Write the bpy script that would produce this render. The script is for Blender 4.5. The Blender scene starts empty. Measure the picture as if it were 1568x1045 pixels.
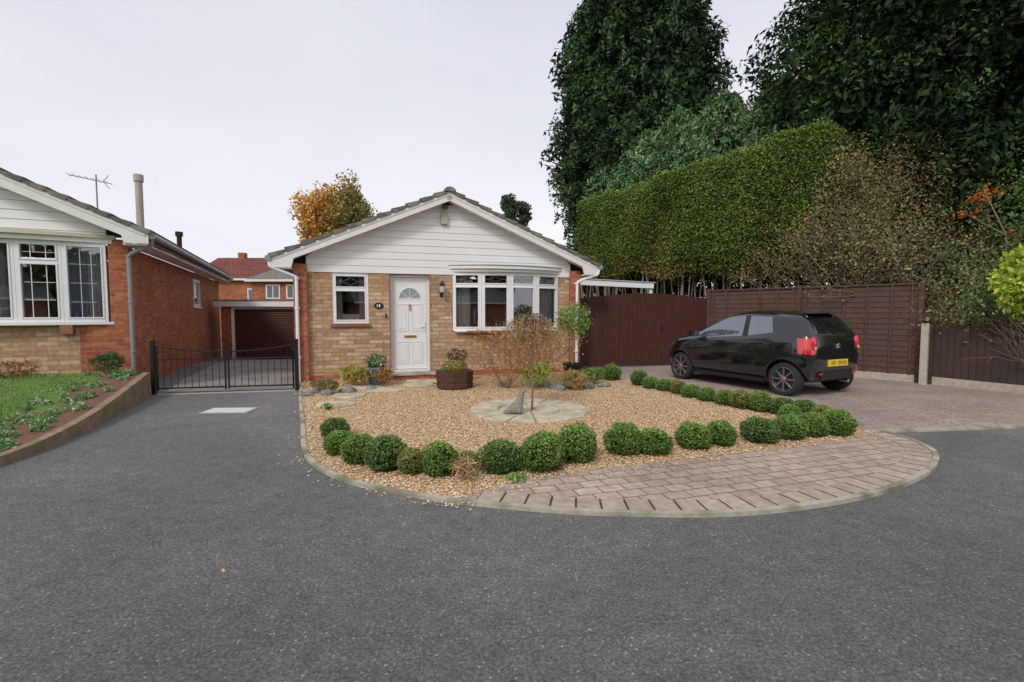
import bpy, bmesh, math, random
import numpy as np
from mathutils import Vector, Matrix
random.seed(7)
rng = np.random.default_rng(7)
scene = bpy.context.scene
col = scene.collection
R = math.radians

# ------------------------------------------------------------------ materials
def newmat(name, color=(.5,.5,.5), rough=.7, metal=0.0, spec=.5):
    m = bpy.data.materials.new(name); m.use_nodes = True
    b = m.node_tree.nodes['Principled BSDF']
    b.inputs['Base Color'].default_value = (*color, 1)
    b.inputs['Roughness'].default_value = rough
    b.inputs['Metallic'].default_value = metal
    b.inputs['Specular IOR Level'].default_value = spec
    return m
def nd(m, t, **kw):
    n = m.node_tree.nodes.new(t)
    for k, v in kw.items():
        if k in n.inputs: n.inputs[k].default_value = v
        else: setattr(n, k, v)
    return n
def lk(m, a, b): m.node_tree.links.new(a, b)
def bsdf(m): return m.node_tree.nodes['Principled BSDF']
def ramp(m, stops):
    r = m.node_tree.nodes.new('ShaderNodeValToRGB')
    e = r.color_ramp.elements
    while len(e) < len(stops): e.new(.5)
    for i, (p, c) in enumerate(stops):
        e[i].position = p; e[i].color = (*c, 1)
    return r
def bump(m, src, strength=.3, dist=.01):
    b = nd(m, 'ShaderNodeBump'); b.inputs['Strength'].default_value = strength; b.inputs['Distance'].default_value = dist
    lk(m, src, b.inputs['Height']); lk(m, b.outputs[0], bsdf(m).inputs['Normal']); return b
def mixc(m, a, b, fac, mode='MIX'):
    x = m.node_tree.nodes.new('ShaderNodeMix'); x.data_type = 'RGBA'; x.blend_type = mode
    for i, s in ((6, a), (7, b)):
        if isinstance(s, tuple): x.inputs[i].default_value = (*s, 1)
        else: lk(m, s, x.inputs[i])
    if isinstance(fac, (int, float)): x.inputs[0].default_value = fac
    else: lk(m, fac, x.inputs[0])
    return x.outputs[2]
def noisy(name, c1, c2, scale=8, rough=.8, bs=.2, bd=.005, detail=5, spec=.3, metal=0, c3=None, s3=1.0, coord='Object'):
    m = newmat(name, c1, rough, metal, spec)
    tc = nd(m, 'ShaderNodeTexCoord')
    n = nd(m, 'ShaderNodeTexNoise', Scale=scale, Detail=detail, Roughness=.65)
    lk(m, tc.outputs[coord], n.inputs['Vector'])
    r = ramp(m, [(.3, c1), (.7, c2)]); lk(m, n.outputs[0], r.inputs[0])
    out = r.outputs[0]
    if c3:
        n2 = nd(m, 'ShaderNodeTexNoise', Scale=s3, Detail=4.0)
        lk(m, tc.outputs[coord], n2.inputs['Vector'])
        r2 = ramp(m, [(.45, (0, 0, 0)), (.65, (1, 1, 1))]); lk(m, n2.outputs[0], r2.inputs[0])
        out = mixc(m, out, c3, r2.outputs[0])
    lk(m, out, bsdf(m).inputs['Base Color'])
    if bs: bump(m, n.outputs[0], bs, bd)
    return m
def brickmat(name, c1, c2, mortar, bw=.225, rh=.075, ms=.01, tint=(.2,.1,.06), tfac=.5, off=.5, rough=.85, bs=.6):
    m = newmat(name, c1, rough, 0, .2)
    tc = nd(m, 'ShaderNodeTexCoord')
    def bt(a, b, mo, ox):
        t = nd(m, 'ShaderNodeTexBrick'); t.offset = off
        t.inputs['Scale'].default_value = 1; t.inputs['Brick Width'].default_value = bw
        t.inputs['Row Height'].default_value = rh; t.inputs['Mortar Size'].default_value = ms
        t.inputs['Mortar Smooth'].default_value = .2
        t.inputs['Color1'].default_value = (*a, 1); t.inputs['Color2'].default_value = (*b, 1); t.inputs['Mortar'].default_value = (*mo, 1)
        mp = nd(m, 'ShaderNodeMapping'); mp.inputs['Location'].default_value = (ox*bw*2, ox*rh*4, 0)
        lk(m, tc.outputs['UV'], mp.inputs[0]); lk(m, mp.outputs[0], t.inputs[0]); return t
    t = bt(c1, c2, mortar, 0)
    t2 = bt((0,0,0), (1,1,1), (0,0,0), 7)
    f = ramp(m, [(.55, (0,0,0)), (.8, (1,1,1))]); lk(m, t2.outputs['Color'], f.inputs[0])
    fm = nd(m, 'ShaderNodeMath', operation='MULTIPLY'); fm.inputs[1].default_value = tfac; lk(m, f.outputs[0], fm.inputs[0])
    o = mixc(m, t.outputs['Color'], tint, fm.outputs[0])
    n = nd(m, 'ShaderNodeTexNoise', Scale=14.0, Detail=6.0); lk(m, tc.outputs['UV'], n.inputs['Vector'])
    rr = ramp(m, [(.3, (.75,.75,.75)), (.7, (1.15,1.15,1.15))]); lk(m, n.outputs[0], rr.inputs[0])
    o = mixc(m, o, rr.outputs[0], 1.0, 'MULTIPLY')
    n2 = nd(m, 'ShaderNodeTexNoise', Scale=.9, Detail=3.0); lk(m, tc.outputs['UV'], n2.inputs['Vector'])
    r3 = ramp(m, [(.3, (.82,.82,.82)), (.7, (1.12,1.1,1.08))]); lk(m, n2.outputs[0], r3.inputs[0])
    o = mixc(m, o, r3.outputs[0], 1.0, 'MULTIPLY')
    lk(m, o, bsdf(m).inputs['Base Color'])
    inv = nd(m, 'ShaderNodeMath', operation='SUBTRACT'); inv.inputs[0].default_value = 1; lk(m, t.outputs['Fac'], inv.inputs[1])
    ad = nd(m, 'ShaderNodeMath', operation='MULTIPLY_ADD'); lk(m, n.outputs[0], ad.inputs[0]); ad.inputs[1].default_value = .35; lk(m, inv.outputs[0], ad.inputs[2])
    bump(m, ad.outputs[0], bs, .012)
    return m
def leafmat(name, rough=.55, trans=.25):
    m = newmat(name, (.1,.2,.05), rough, 0, .3)
    a = nd(m, 'ShaderNodeAttribute', attribute_name='Col')
    lk(m, a.outputs['Color'], bsdf(m).inputs['Base Color'])
    t = nd(m, 'ShaderNodeBsdfTranslucent'); lk(m, a.outputs['Color'], t.inputs[0])
    mx = nd(m, 'ShaderNodeMixShader'); mx.inputs[0].default_value = trans
    lk(m, bsdf(m).outputs[0], mx.inputs[1]); lk(m, t.outputs[0], mx.inputs[2])
    lk(m, mx.outputs[0], m.node_tree.nodes['Material Output'].inputs[0])
    return m
def leafmat_matt(name):
    m = bpy.data.materials.new(name); m.use_nodes=True; nt=m.node_tree; nt.nodes.clear()
    o=nt.nodes.new('ShaderNodeOutputMaterial'); d=nt.nodes.new('ShaderNodeBsdfDiffuse'); a=nt.nodes.new('ShaderNodeAttribute'); a.attribute_name='Col'
    nt.links.new(a.outputs['Color'],d.inputs[0]); nt.links.new(d.outputs[0],o.inputs[0]); return m

M_red = brickmat('red_brick', (.50,.140,.055), (.35,.085,.038), (.30,.20,.15), tint=(.58,.23,.10), tfac=.6)
M_buff = brickmat('buff_brick', (.60,.39,.225), (.40,.245,.145), (.36,.27,.19), bw=.30, rh=.085, ms=.010, tint=(.66,.50,.33), tfac=.7)
M_white = noisy('white_upvc', (.78,.78,.78), (.83,.83,.83), 3, .35, .0, spec=.5)
M_clad = noisy('white_cladding', (.77,.77,.755), (.82,.82,.81), 2, .45, .0)
M_paintw = noisy('off_white_fascia', (.72,.71,.67), (.80,.79,.76), 5, .5, .05)
M_tile = noisy('roof_tile', (.10,.09,.08), (.19,.175,.155), 9, .9, .3, c3=(.25,.235,.19), s3=4)
M_redtile = brickmat('red_roof_tile', (.26,.085,.065), (.18,.06,.05), (.09,.035,.03), bw=.3, rh=.25, ms=.02, tint=(.15,.07,.06))
M_dark = newmat('dark_interior', (.06,.06,.065), .9)
M_room = newmat('room_wall', (.30,.28,.25), .9)
M_curt = newmat('curtain', (.75,.75,.73), .9)
M_greypipe = newmat('grey_plastic', (.26,.27,.28), .4)
M_blackpl = newmat('black_plastic', (.014,.014,.015), .35)
M_sill = noisy('brown_timber', (.24,.09,.045), (.32,.15,.08), 20, .6, .1)
M_gold = newmat('brass', (.75,.5,.15), .25, 1.0)
M_lead = newmat('lead_strip', (.14,.15,.18), .5)
M_garage = noisy('brown_garage_paint', (.075,.028,.02), (.095,.036,.025), 3, .4, 0)
M_fence = noisy('fence_stain', (.075,.036,.030), (.135,.070,.055), 7, .8, .4, c3=(.085,.06,.05), s3=1.2)
M_fence2 = noisy('dark_fence_stain', (.050,.029,.026), (.095,.056,.048), 7, .8, .4, c3=(.06,.045,.038), s3=1.5)
M_gatewood = noisy('gate_red_stain', (.055,.018,.014), (.085,.030,.023), 6, .6, .2)
M_conc = noisy('concrete', (.38,.34,.27), (.52,.48,.40), 14, .9, .3)
M_edging = noisy('edging_stone', (.36,.33,.26), (.50,.46,.38), 20, .9, .5, c3=(.20,.19,.12), s3=3)
M_iron = newmat('wrought_iron', (.012,.012,.014), .45, .3)
M_bark = noisy('bark', (.12,.088,.06), (.23,.18,.13), 25, .9, .6)
M_greybark = noisy('grey_bark', (.24,.20,.16), (.38,.33,.27), 30, .9, .4)
M_soil = noisy('soil', (.14,.065,.045), (.24,.13,.085), 25, .95, .8, .02)
M_leaf = leafmat('leaf')
M_leafd = leafmat_matt('matt_leaf')
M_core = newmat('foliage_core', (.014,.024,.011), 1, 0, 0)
M_stone = noisy('pale_flagstone', (.50,.44,.31), (.64,.58,.44), 12, .9, .4, c3=(.38,.35,.26), s3=4)
M_slate = noisy('slate_rock', (.13,.13,.125), (.30,.30,.29), 9, .8, .5)
M_lightbit = newmat('lamp_glass', (.5,.5,.48), .2)
M_aged = noisy('statue_stone', (.17,.16,.135), (.30,.28,.24), 30, .9, .4)
M_teal = noisy('glazed_teal', (.09,.17,.21), (.15,.24,.28), 8, .3, .05)
M_planter = noisy('dark_planter_wood', (.06,.026,.02), (.11,.055,.038), 18, .75, .3)

def glassmat(name, tint=(.9,.93,.95), gl=.20):
    m = bpy.data.materials.new(name); m.use_nodes = True
    nt = m.node_tree; nt.nodes.clear()
    o = nt.nodes.new('ShaderNodeOutputMaterial'); t = nt.nodes.new('ShaderNodeBsdfTransparent'); g = nt.nodes.new('ShaderNodeBsdfGlossy')
    t.inputs[0].default_value = (*tint, 1); g.inputs['Roughness'].default_value = .015; g.inputs[0].default_value = (.95,.97,1,1)
    f = nt.nodes.new('ShaderNodeFresnel'); f.inputs[0].default_value = 1.5
    a = nt.nodes.new('ShaderNodeMath'); a.operation = 'ADD'; a.inputs[1].default_value = gl
    mx = nt.nodes.new('ShaderNodeMixShader')
    nt.links.new(f.outputs[0], a.inputs[0]); nt.links.new(a.outputs[0], mx.inputs[0])
    nt.links.new(t.outputs[0], mx.inputs[1]); nt.links.new(g.outputs[0], mx.inputs[2]); nt.links.new(mx.outputs[0], o.inputs[0])
    return m
M_glass = glassmat('window_glass')

def asphalt():
    m = newmat('asphalt', (.1,.1,.1), .88, 0, .25)
    tc = nd(m, 'ShaderNodeTexCoord')
    n = nd(m, 'ShaderNodeTexNoise', Scale=60.0, Detail=6.0, Roughness=.95); lk(m, tc.outputs['Object'], n.inputs['Vector'])
    r = ramp(m, [(.36, (.055,.055,.056)), (.50, (.155,.154,.152)), (.63, (.38,.375,.36))]); lk(m, n.outputs[0], r.inputs[0])
    v = nd(m, 'ShaderNodeTexVoronoi', Scale=60.0); lk(m, tc.outputs['Object'], v.inputs['Vector'])
    sp = nd(m, 'ShaderNodeSeparateColor'); lk(m, v.outputs['Color'], sp.inputs[0])
    rs = ramp(m, [(.92, (0,0,0)), (.96, (1,1,1))]); lk(m, sp.outputs[0], rs.inputs[0])
    rd = ramp(m, [(.2, (1,1,1)), (.42, (0,0,0))]); lk(m, v.outputs['Distance'], rd.inputs[0])
    mm = mixc(m, (0,0,0), rs.outputs[0], rd.outputs[0])
    o = mixc(m, r.outputs[0], (.50,.49,.45), mm)
    n2 = nd(m, 'ShaderNodeTexNoise', Scale=.45, Detail=8.0, Roughness=.62, Distortion=.8); lk(m, tc.outputs['Object'], n2.inputs['Vector'])
    r2 = ramp(m, [(.32, (.78,.79,.81)), (.5, (.97,.97,.97)), (.68, (1.22,1.19,1.13))]); lk(m, n2.outputs[0], r2.inputs[0])
    o = mixc(m, o, r2.outputs[0], 1.0, 'MULTIPLY')
    n3 = nd(m, 'ShaderNodeTexNoise', Scale=9.0, Detail=7.0, Roughness=.85); lk(m, tc.outputs['Object'], n3.inputs['Vector'])
    r3 = ramp(m, [(.36, (.74,.74,.75)), (.64, (1.2,1.2,1.18))]); lk(m, n3.outputs[0], r3.inputs[0])
    o = mixc(m, o, r3.outputs[0], 1.0, 'MULTIPLY')
    lk(m, o, bsdf(m).inputs['Base Color']); bump(m, n.outputs[0], .9, .010)
    return m
M_asph = asphalt()
def gravelmat():
    m = newmat('gravel', (.5,.35,.2), .85, 0, .25)
    tc = nd(m, 'ShaderNodeTexCoord')
    v = nd(m, 'ShaderNodeTexVoronoi', Scale=48.0); lk(m, tc.outputs['Object'], v.inputs['Vector'])
    sp = nd(m, 'ShaderNodeSeparateColor'); lk(m, v.outputs['Color'], sp.inputs[0])
    r = ramp(m, [(0, (.32,.17,.08)), (.3, (.56,.36,.18)), (.6, (.68,.48,.26)), (.85, (.76,.59,.36)), (1, (.78,.70,.54))]); lk(m, sp.outputs[0], r.inputs[0])
    rd = ramp(m, [(.3, (1,1,1)), (.75, (.45,.38,.30))]); lk(m, v.outputs['Distance'], rd.inputs[0])
    o = mixc(m, r.outputs[0], rd.outputs[0], 1.0, 'MULTIPLY')
    lk(m, o, bsdf(m).inputs['Base Color'])
    inv = nd(m, 'ShaderNodeMath', operation='SUBTRACT'); inv.inputs[0].default_value = 1; lk(m, v.outputs['Distance'], inv.inputs[1])
    bump(m, inv.outputs[0], .9, .012)
    return m
M_gravel = gravelmat()
M_pave = brickmat('block_paving', (.49,.385,.31), (.395,.305,.25), (.19,.145,.11), bw=.21, rh=.14, ms=.007, tint=(.50,.425,.35), tfac=.5, bs=.35)
M_soldier = brickmat('soldier_paving', (.48,.39,.315), (.39,.31,.255), (.09,.07,.05), bw=.19, rh=.8, ms=.010, tint=(.51,.43,.35), tfac=.5, off=0, bs=.45)
M_drive = brickmat('drive_paving', (.42,.34,.295), (.355,.285,.25), (.23,.185,.155), bw=.2, rh=.1, ms=.007, tint=(.45,.38,.33), tfac=.5, bs=.3)
M_grass = noisy('lawn', (.09,.17,.035), (.15,.25,.06), 30, .9, .6, .02)
M_ground = noisy('ground_grass', (.05,.08,.03), (.10,.11,.05), 3, .95, .3, .02)

# ------------------------------------------------------------------ mesh builder
class MB:
    def __init__(s): s.v=[]; s.f=[]; s.m=[]; s.mats=[]; s.T=Matrix()
    def mi(s, m):
        if m not in s.mats: s.mats.append(m)
        return s.mats.index(m)
    def add(s, vs, fs, mat):
        o=len(s.v); k=s.mi(mat)
        s.v += [tuple(s.T @ Vector(v)) for v in vs]
        s.f += [tuple(i+o for i in f) for f in fs]; s.m += [k]*len(fs)
    def box(s, x0,x1,y0,y1,z0,z1, mat):
        s.add([(x0,y0,z0),(x1,y0,z0),(x1,y1,z0),(x0,y1,z0),(x0,y0,z1),(x1,y0,z1),(x1,y1,z1),(x0,y1,z1)],
              [(0,3,2,1),(4,5,6,7),(0,1,5,4),(1,2,6,5),(2,3,7,6),(3,0,4,7)], mat)
    def prism_y(s, poly, y0, y1, mat):
        n=len(poly)
        s.add([(x,y0,z) for x,z in poly]+[(x,y1,z) for x,z in poly],
              [tuple(range(n)), tuple(range(2*n-1,n-1,-1))]+[(i,(i+1)%n,(i+1)%n+n,i+n) for i in range(n)], mat)
    def prism_z(s, poly, z0, z1, mat):
        n=len(poly)
        s.add([(x,y,z0) for x,y in poly]+[(x,y,z1) for x,y in poly],
              [tuple(range(n-1,-1,-1)), tuple(range(n,2*n))]+[(i,(i+1)%n,(i+1)%n+n,i+n) for i in range(n)], mat)
    def cyl(s, p0, p1, r0, r1, mat, n=10):
        p0=Vector(p0); p1=Vector(p1); d=(p1-p0)
        if d.length<1e-6: return
        d.normalize(); a=d.orthogonal().normalized(); b=d.cross(a)
        vs=[];
        for p,r in ((p0,r0),(p1,r1)):
            for i in range(n):
                t=2*math.pi*i/n; vs.append(tuple(p+a*(r*math.cos(t))+b*(r*math.sin(t))))
        s.add(vs, [(i,(i+1)%n,(i+1)%n+n,i+n) for i in range(n)]+[tuple(range(n-1,-1,-1)), tuple(range(n,2*n))], mat)
    def path(s, pts, r0, r1, mat, n=8):
        k=len(pts)-1
        for i in range(k):
            s.cyl(pts[i], pts[i+1], r0+(r1-r0)*i/k, r0+(r1-r0)*(i+1)/k, mat, n)
    def lathe(s, prof, c, mat, n=20):
        vs=[]; fs=[]
        for r,z in prof:
            for i in range(n):
                t=2*math.pi*i/n; vs.append((c[0]+r*math.cos(t), c[1]+r*math.sin(t), c[2]+z))
        for j in range(len(prof)-1):
            for i in range(n): fs.append((j*n+i, j*n+(i+1)%n, (j+1)*n+(i+1)%n, (j+1)*n+i))
        fs.append(tuple(range(n-1,-1,-1))); fs.append(tuple(range((len(prof)-1)*n, len(prof)*n)))
        s.add(vs, fs, mat)
    def ball(s, c, r3, mat, n=16):
        vs=[]; fs=[]; m=n//2
        for j in range(m+1):
            a=math.pi*j/m
            for i in range(n): t=2*math.pi*i/n; vs.append((c[0]+r3[0]*math.sin(a)*math.cos(t), c[1]+r3[1]*math.sin(a)*math.sin(t), c[2]+r3[2]*math.cos(a)))
        for j in range(m):
            for i in range(n): fs.append((j*n+i, j*n+(i+1)%n, (j+1)*n+(i+1)%n, (j+1)*n+i))
        s.add(vs, fs, mat)
    def obj(s, name, parent=None, bevel=0, smooth=False, recalc=True, loc=None, rotz=0):
        me=bpy.data.meshes.new(name); me.from_pydata(s.v, [], s.f)
        for m in s.mats: me.materials.append(m)
        me.polygons.foreach_set('material_index', s.m)
        if recalc:
            b=bmesh.new(); b.from_mesh(me); bmesh.ops.recalc_face_normals(b, faces=b.faces); b.to_mesh(me); b.free()
        uv=me.uv_layers.new(name='UVMap'); me.update()
        for p in me.polygons:
            n=p.normal; ax,ay,az=abs(n.x),abs(n.y),abs(n.z)
            for li in p.loop_indices:
                c=me.vertices[me.loops[li].vertex_index].co
                uv.data[li].uv = (c.x,c.y) if az>=max(ax,ay) else ((c.y,c.z) if ax>ay else (c.x,c.z))
        if smooth:
            me.polygons.foreach_set('use_smooth', [True]*len(me.polygons))
            if hasattr(me,'set_sharp_from_angle'): me.set_sharp_from_angle(angle=R(40))
        o=bpy.data.objects.new(name, me); col.objects.link(o)
        if parent: o.parent=parent
        if loc: o.location=loc
        o.rotation_euler=(0,0,rotz)
        if bevel:
            bm=o.modifiers.new('bev','BEVEL'); bm.width=bevel; bm.segments=2; bm.limit_method='ANGLE'
        return o
def empty(name, loc=(0,0,0), rotz=0):
    e=bpy.data.objects.new(name,None); e.location=loc; e.rotation_euler=(0,0,rotz); e.empty_display_size=.2; col.objects.link(e); return e

def catmull(P, k=6, closed=False):
    out=[]; n=len(P)
    for i in range(n-1):
        p0=P[max(i-1,0)]; p1=P[i]; p2=P[i+1]; p3=P[min(i+2,n-1)]
        for j in range(k):
            t=j/k
            out.append(tuple(.5*((2*p1[a])+(-p0[a]+p2[a])*t+(2*p0[a]-5*p1[a]+4*p2[a]-p3[a])*t*t+(-p0[a]+3*p1[a]-3*p2[a]+p3[a])*t**3) for a in range(len(p1))))
    out.append(tuple(P[-1])); return out
def strip(name, pts, w0, w1, z, h, mat, parent=None):
    L=[0]; 
    for a,b in zip(pts,pts[1:]): L.append(L[-1]+math.hypot(b[0]-a[0],b[1]-a[1]))
    vs=[]; fs=[]
    for i,p in enumerate(pts):
        a=pts[max(i-1,0)]; b=pts[min(i+1,len(pts)-1)]
        dx,dy=b[0]-a[0],b[1]-a[1]; l=math.hypot(dx,dy); nx,ny=-dy/l,dx/l
        zz = z(p) if callable(z) else z
        hh = h(p) if callable(h) else h
        for w,q in ((w0,zz-hh),(w0,zz),(w1,zz),(w1,zz-hh)):
            vs.append((p[0]+nx*w,p[1]+ny*w,q))
    me=bpy.data.meshes.new(name); 
    for i in range(len(pts)-1):
        for k in range(3): fs.append((4*i+k,4*i+4+k,4*i+5+k,4*i+1+k))
    fs.append((0,1,2,3)); e=4*(len(pts)-1); fs.append((e+3,e+2,e+1,e))
    me.from_pydata(vs,[],fs); me.materials.append(mat)
    b=bmesh.new(); b.from_mesh(me); bmesh.ops.recalc_face_normals(b, faces=b.faces); b.to_mesh(me); b.free()
    uv=me.uv_layers.new(name='UVMap')
    cross=[0,.001,abs(w1-w0),abs(w1-w0)+.01]
    for p in me.polygons:
        for li in p.loop_indices:
            vi=me.loops[li].vertex_index
            uv.data[li].uv=(L[vi//4], .05+cross[vi%4])
    o=bpy.data.objects.new(name,me); col.objects.link(o)
    if parent: o.parent=parent
    return o
def sheet(name, poly, z, mat, rot=0):
    me=bpy.data.meshes.new(name); me.from_pydata([(x,y,z) for x,y in poly],[],[tuple(range(len(poly)))]); me.materials.append(mat)
    b=bmesh.new(); b.from_mesh(me)
    bmesh.ops.triangulate(b, faces=b.faces[:]); 
    for f in b.faces:
        if f.normal.z<0: f.normal_flip()
    b.to_mesh(me); b.free()
    uv=me.uv_layers.new(name='UVMap'); c,s_=math.cos(rot),math.sin(rot)
    for l in me.loops:
        v=me.vertices[l.vertex_index].co; uv.data[l.index].uv=(v.x*c+v.y*s_, -v.x*s_+v.y*c)
    o=bpy.data.objects.new(name,me); col.objects.link(o); return o

# ------------------------------------------------------------------ leaves
def wav(P, f, seed):
    r=np.random.default_rng(seed); o=np.zeros(len(P))
    for k in range(5):
        d=r.normal(size=3); d/=np.linalg.norm(d); o+=np.sin((P@d)*f*(1+.6*k)+r.uniform(0,6.28))/(1+.4*k)
    return o/3.2
def unit(a): return a/np.maximum(np.linalg.norm(a,axis=1,keepdims=True),1e-9)
GAIN=np.array([1.42,1.36,1.36])
def leaves(name, P, size, colr, parent=None, aspect=.5, tang=None, tw=1.0, mat=None):
    n=len(P); size=np.broadcast_to(size,(n,))
    a=rng.normal(size=(n,3))
    a=unit(a) if tang is None else unit(tang+unit(a)*tw)
    b=unit(np.cross(a, rng.normal(size=(n,3))))
    l=(size*.5)[:,None]; w=l*aspect
    V=np.stack([P-a*l, P+b*w-a*l*.1, P+a*l, P-b*w-a*l*.1],axis=1).reshape(-1,3)
    me=bpy.data.meshes.new(name)
    me.vertices.add(4*n); me.loops.add(4*n); me.polygons.add(n)
    me.vertices.foreach_set('co', V.astype(np.float32).ravel())
    me.loops.foreach_set('vertex_index', np.arange(4*n,dtype=np.int32))
    me.polygons.foreach_set('loop_start', np.arange(0,4*n,4,dtype=np.int32))
    try: me.polygons.foreach_set('loop_total', np.full(n,4,dtype=np.int32))
    except Exception: pass
    me.update(calc_edges=True)
    ca=me.color_attributes.new('Col','FLOAT_COLOR','POINT')
    C=np.ones((n,4)); C[:,:3]=np.clip(colr*GAIN,0.003,.8); C=np.repeat(C,4,axis=0)
    ca.data.foreach_set('color', C.astype(np.float32).ravel())
    me.materials.append(mat or M_leaf)
    o=bpy.data.objects.new(name,me); col.objects.link(o)
    if parent: o.parent=parent
    return o
def pick(pal, n, w=None):
    pal=np.array(pal); return pal[rng.choice(len(pal), size=n, p=w)]*rng.uniform(.75,1.25,size=(n,1))

def conifer(name, x, y, zb, H, prof, nb, per, size, pal, droop=.35, seed=1, up=.15, core=.45, aspect=.28, dens=.5, jit=1.0, fill=.35):
    r=np.random.default_rng(seed)
    root=empty(name,(x,y,-.6)); 
    mb=MB(); mb.path([(0,0,0),(.05,0,H*.5),(0,.05,H*.93)], .012*H+.1, .04, M_bark, 8)
    zs=zb+(H-zb)*r.uniform(0,1,nb)**.9; Rr=np.array([prof(z) for z in zs])*r.uniform(.74,1.07,nb)
    az=r.uniform(0,2*math.pi,nb)
    for i in range(0,nb,5):
        c,s=math.cos(az[i]),math.sin(az[i]); q=Rr[i]*.8; z=zs[i]
        mb.path([(0,0,z),(c*q*.5,s*q*.5,z+up*q*.5-droop*q*.25),(c*q,s*q,z+up*q-droop*q)],.05,.012,M_bark,4)
    mb.obj('trunk_and_boughs',root)
    I=np.repeat(np.arange(nb),per); n=len(I)
    t=r.uniform(.15,1,n)**dens
    out=np.stack([np.cos(az[I]),np.sin(az[I]),np.zeros(n)],1); lat=np.stack([-out[:,1],out[:,0],np.zeros(n)],1)
    sub=r.integers(0,14,n); key=I*14+sub; so1=r.normal(size=nb*14); so2=r.normal(size=nb*14); st_=r.uniform(.35,1.0,nb*14)
    t=np.clip(.45*t+.55*st_[key],0,1.05); rad=Rr[I]*t
    P=out*rad[:,None]+lat*((so1[key]*.15+r.normal(size=n)*.06)*Rr[I]*(1.18-t))[:,None]
    P[:,2]=zs[I]+up*rad-droop*rad*t+(so2[key]*.10+r.normal(size=n)*.045)*np.minimum(Rr[I],2.2)-np.abs(r.normal(size=n))*.15
    tang=out*.6+np.array([0,0,-.6])
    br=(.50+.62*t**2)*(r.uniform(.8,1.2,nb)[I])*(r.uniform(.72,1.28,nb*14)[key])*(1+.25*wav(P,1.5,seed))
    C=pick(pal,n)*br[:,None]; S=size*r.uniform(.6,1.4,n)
    # inner fill of darker, broader sprays so that the crown has depth, not a shell
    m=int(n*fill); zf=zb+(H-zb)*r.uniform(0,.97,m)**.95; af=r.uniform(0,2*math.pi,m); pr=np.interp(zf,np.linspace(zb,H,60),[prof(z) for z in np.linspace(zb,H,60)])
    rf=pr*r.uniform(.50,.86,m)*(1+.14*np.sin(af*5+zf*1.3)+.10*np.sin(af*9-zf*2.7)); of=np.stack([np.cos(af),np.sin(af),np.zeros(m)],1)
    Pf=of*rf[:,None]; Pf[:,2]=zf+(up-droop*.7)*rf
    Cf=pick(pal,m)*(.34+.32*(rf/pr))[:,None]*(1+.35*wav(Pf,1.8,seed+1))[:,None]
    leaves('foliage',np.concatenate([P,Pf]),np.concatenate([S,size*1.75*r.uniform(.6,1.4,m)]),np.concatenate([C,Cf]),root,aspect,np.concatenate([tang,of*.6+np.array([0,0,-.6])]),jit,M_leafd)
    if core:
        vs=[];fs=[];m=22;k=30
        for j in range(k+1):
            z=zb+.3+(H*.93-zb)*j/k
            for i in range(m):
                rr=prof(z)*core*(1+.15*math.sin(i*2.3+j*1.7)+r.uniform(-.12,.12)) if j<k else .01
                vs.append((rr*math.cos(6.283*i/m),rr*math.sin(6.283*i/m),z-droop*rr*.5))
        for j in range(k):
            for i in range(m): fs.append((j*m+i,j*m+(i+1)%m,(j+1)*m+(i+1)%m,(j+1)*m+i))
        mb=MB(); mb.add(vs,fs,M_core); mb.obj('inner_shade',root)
    return root

def branchy(mb, p, d, L, r, lvl, mat, ends, seedr, spread=.6, n=6):
    d=Vector(d).normalized(); q=Vector(p)
    seg=3
    for i in range(seg):
        d2=(d+Vector([seedr.uniform(-.18,.18) for _ in range(3)])).normalized()
        q2=q+d2*(L/seg); mb.cyl(q,q2,r*(1-.25*i/seg),r*(1-.25*(i+1)/seg),mat,n); q=q2; d=d2
    ends.append(tuple(q))
    if lvl>0:
        for _ in range(seedr.choice([2,3,3])):
            nd_=(d+Vector([seedr.uniform(-spread,spread) for _ in range(3)])).normalized()
            branchy(mb,q,nd_,L*seedr.uniform(.6,.85),r*.62,lvl-1,mat,ends,seedr,spread,max(n-1,4))

# ------------------------------------------------------------------ camera / light / world
cam=bpy.data.cameras.new('camera'); co=bpy.data.objects.new('camera',cam); col.objects.link(co)
cam.lens=17; cam.sensor_width=36; cam.clip_end=2000; cam.clip_start=.05
co.location=(0,0,1.44); co.rotation_euler=(R(90-3.4),0,0); scene.camera=co
scene.view_settings.view_transform='Standard'; scene.view_settings.look='None'; scene.view_settings.exposure=0
w=bpy.data.worlds.new('World'); scene.world=w; w.use_nodes=True; nt=w.node_tree
sky=nt.nodes.new('ShaderNodeTexSky'); sky.sky_type='NISHITA'; sky.sun_disc=False
SE,SA=R(40),R(205)
sky.sun_elevation=SE; sky.sun_rotation=SA; sky.air_density=1; sky.dust_density=4; sky.ozone_density=1
hs=nt.nodes.new('ShaderNodeHueSaturation'); hs.inputs['Saturation'].default_value=.18; hs.inputs['Value'].default_value=1.0
mxn=nt.nodes.new('ShaderNodeMix'); mxn.data_type='RGBA'; mxn.inputs[0].default_value=.78
tcw=nt.nodes.new('ShaderNodeTexCoord'); nw=nt.nodes.new('ShaderNodeTexNoise'); nw.inputs['Scale'].default_value=1.4; nw.inputs['Detail'].default_value=4
mpw=nt.nodes.new('ShaderNodeMapping'); mpw.inputs['Scale'].default_value=(1,1,3)
rw=nt.nodes.new('ShaderNodeValToRGB'); rw.color_ramp.elements[0].position=.3; rw.color_ramp.elements[0].color=(6.6,6.7,7.5,1); rw.color_ramp.elements[1].position=.72; rw.color_ramp.elements[1].color=(7.6,7.7,8.25,1)
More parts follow.
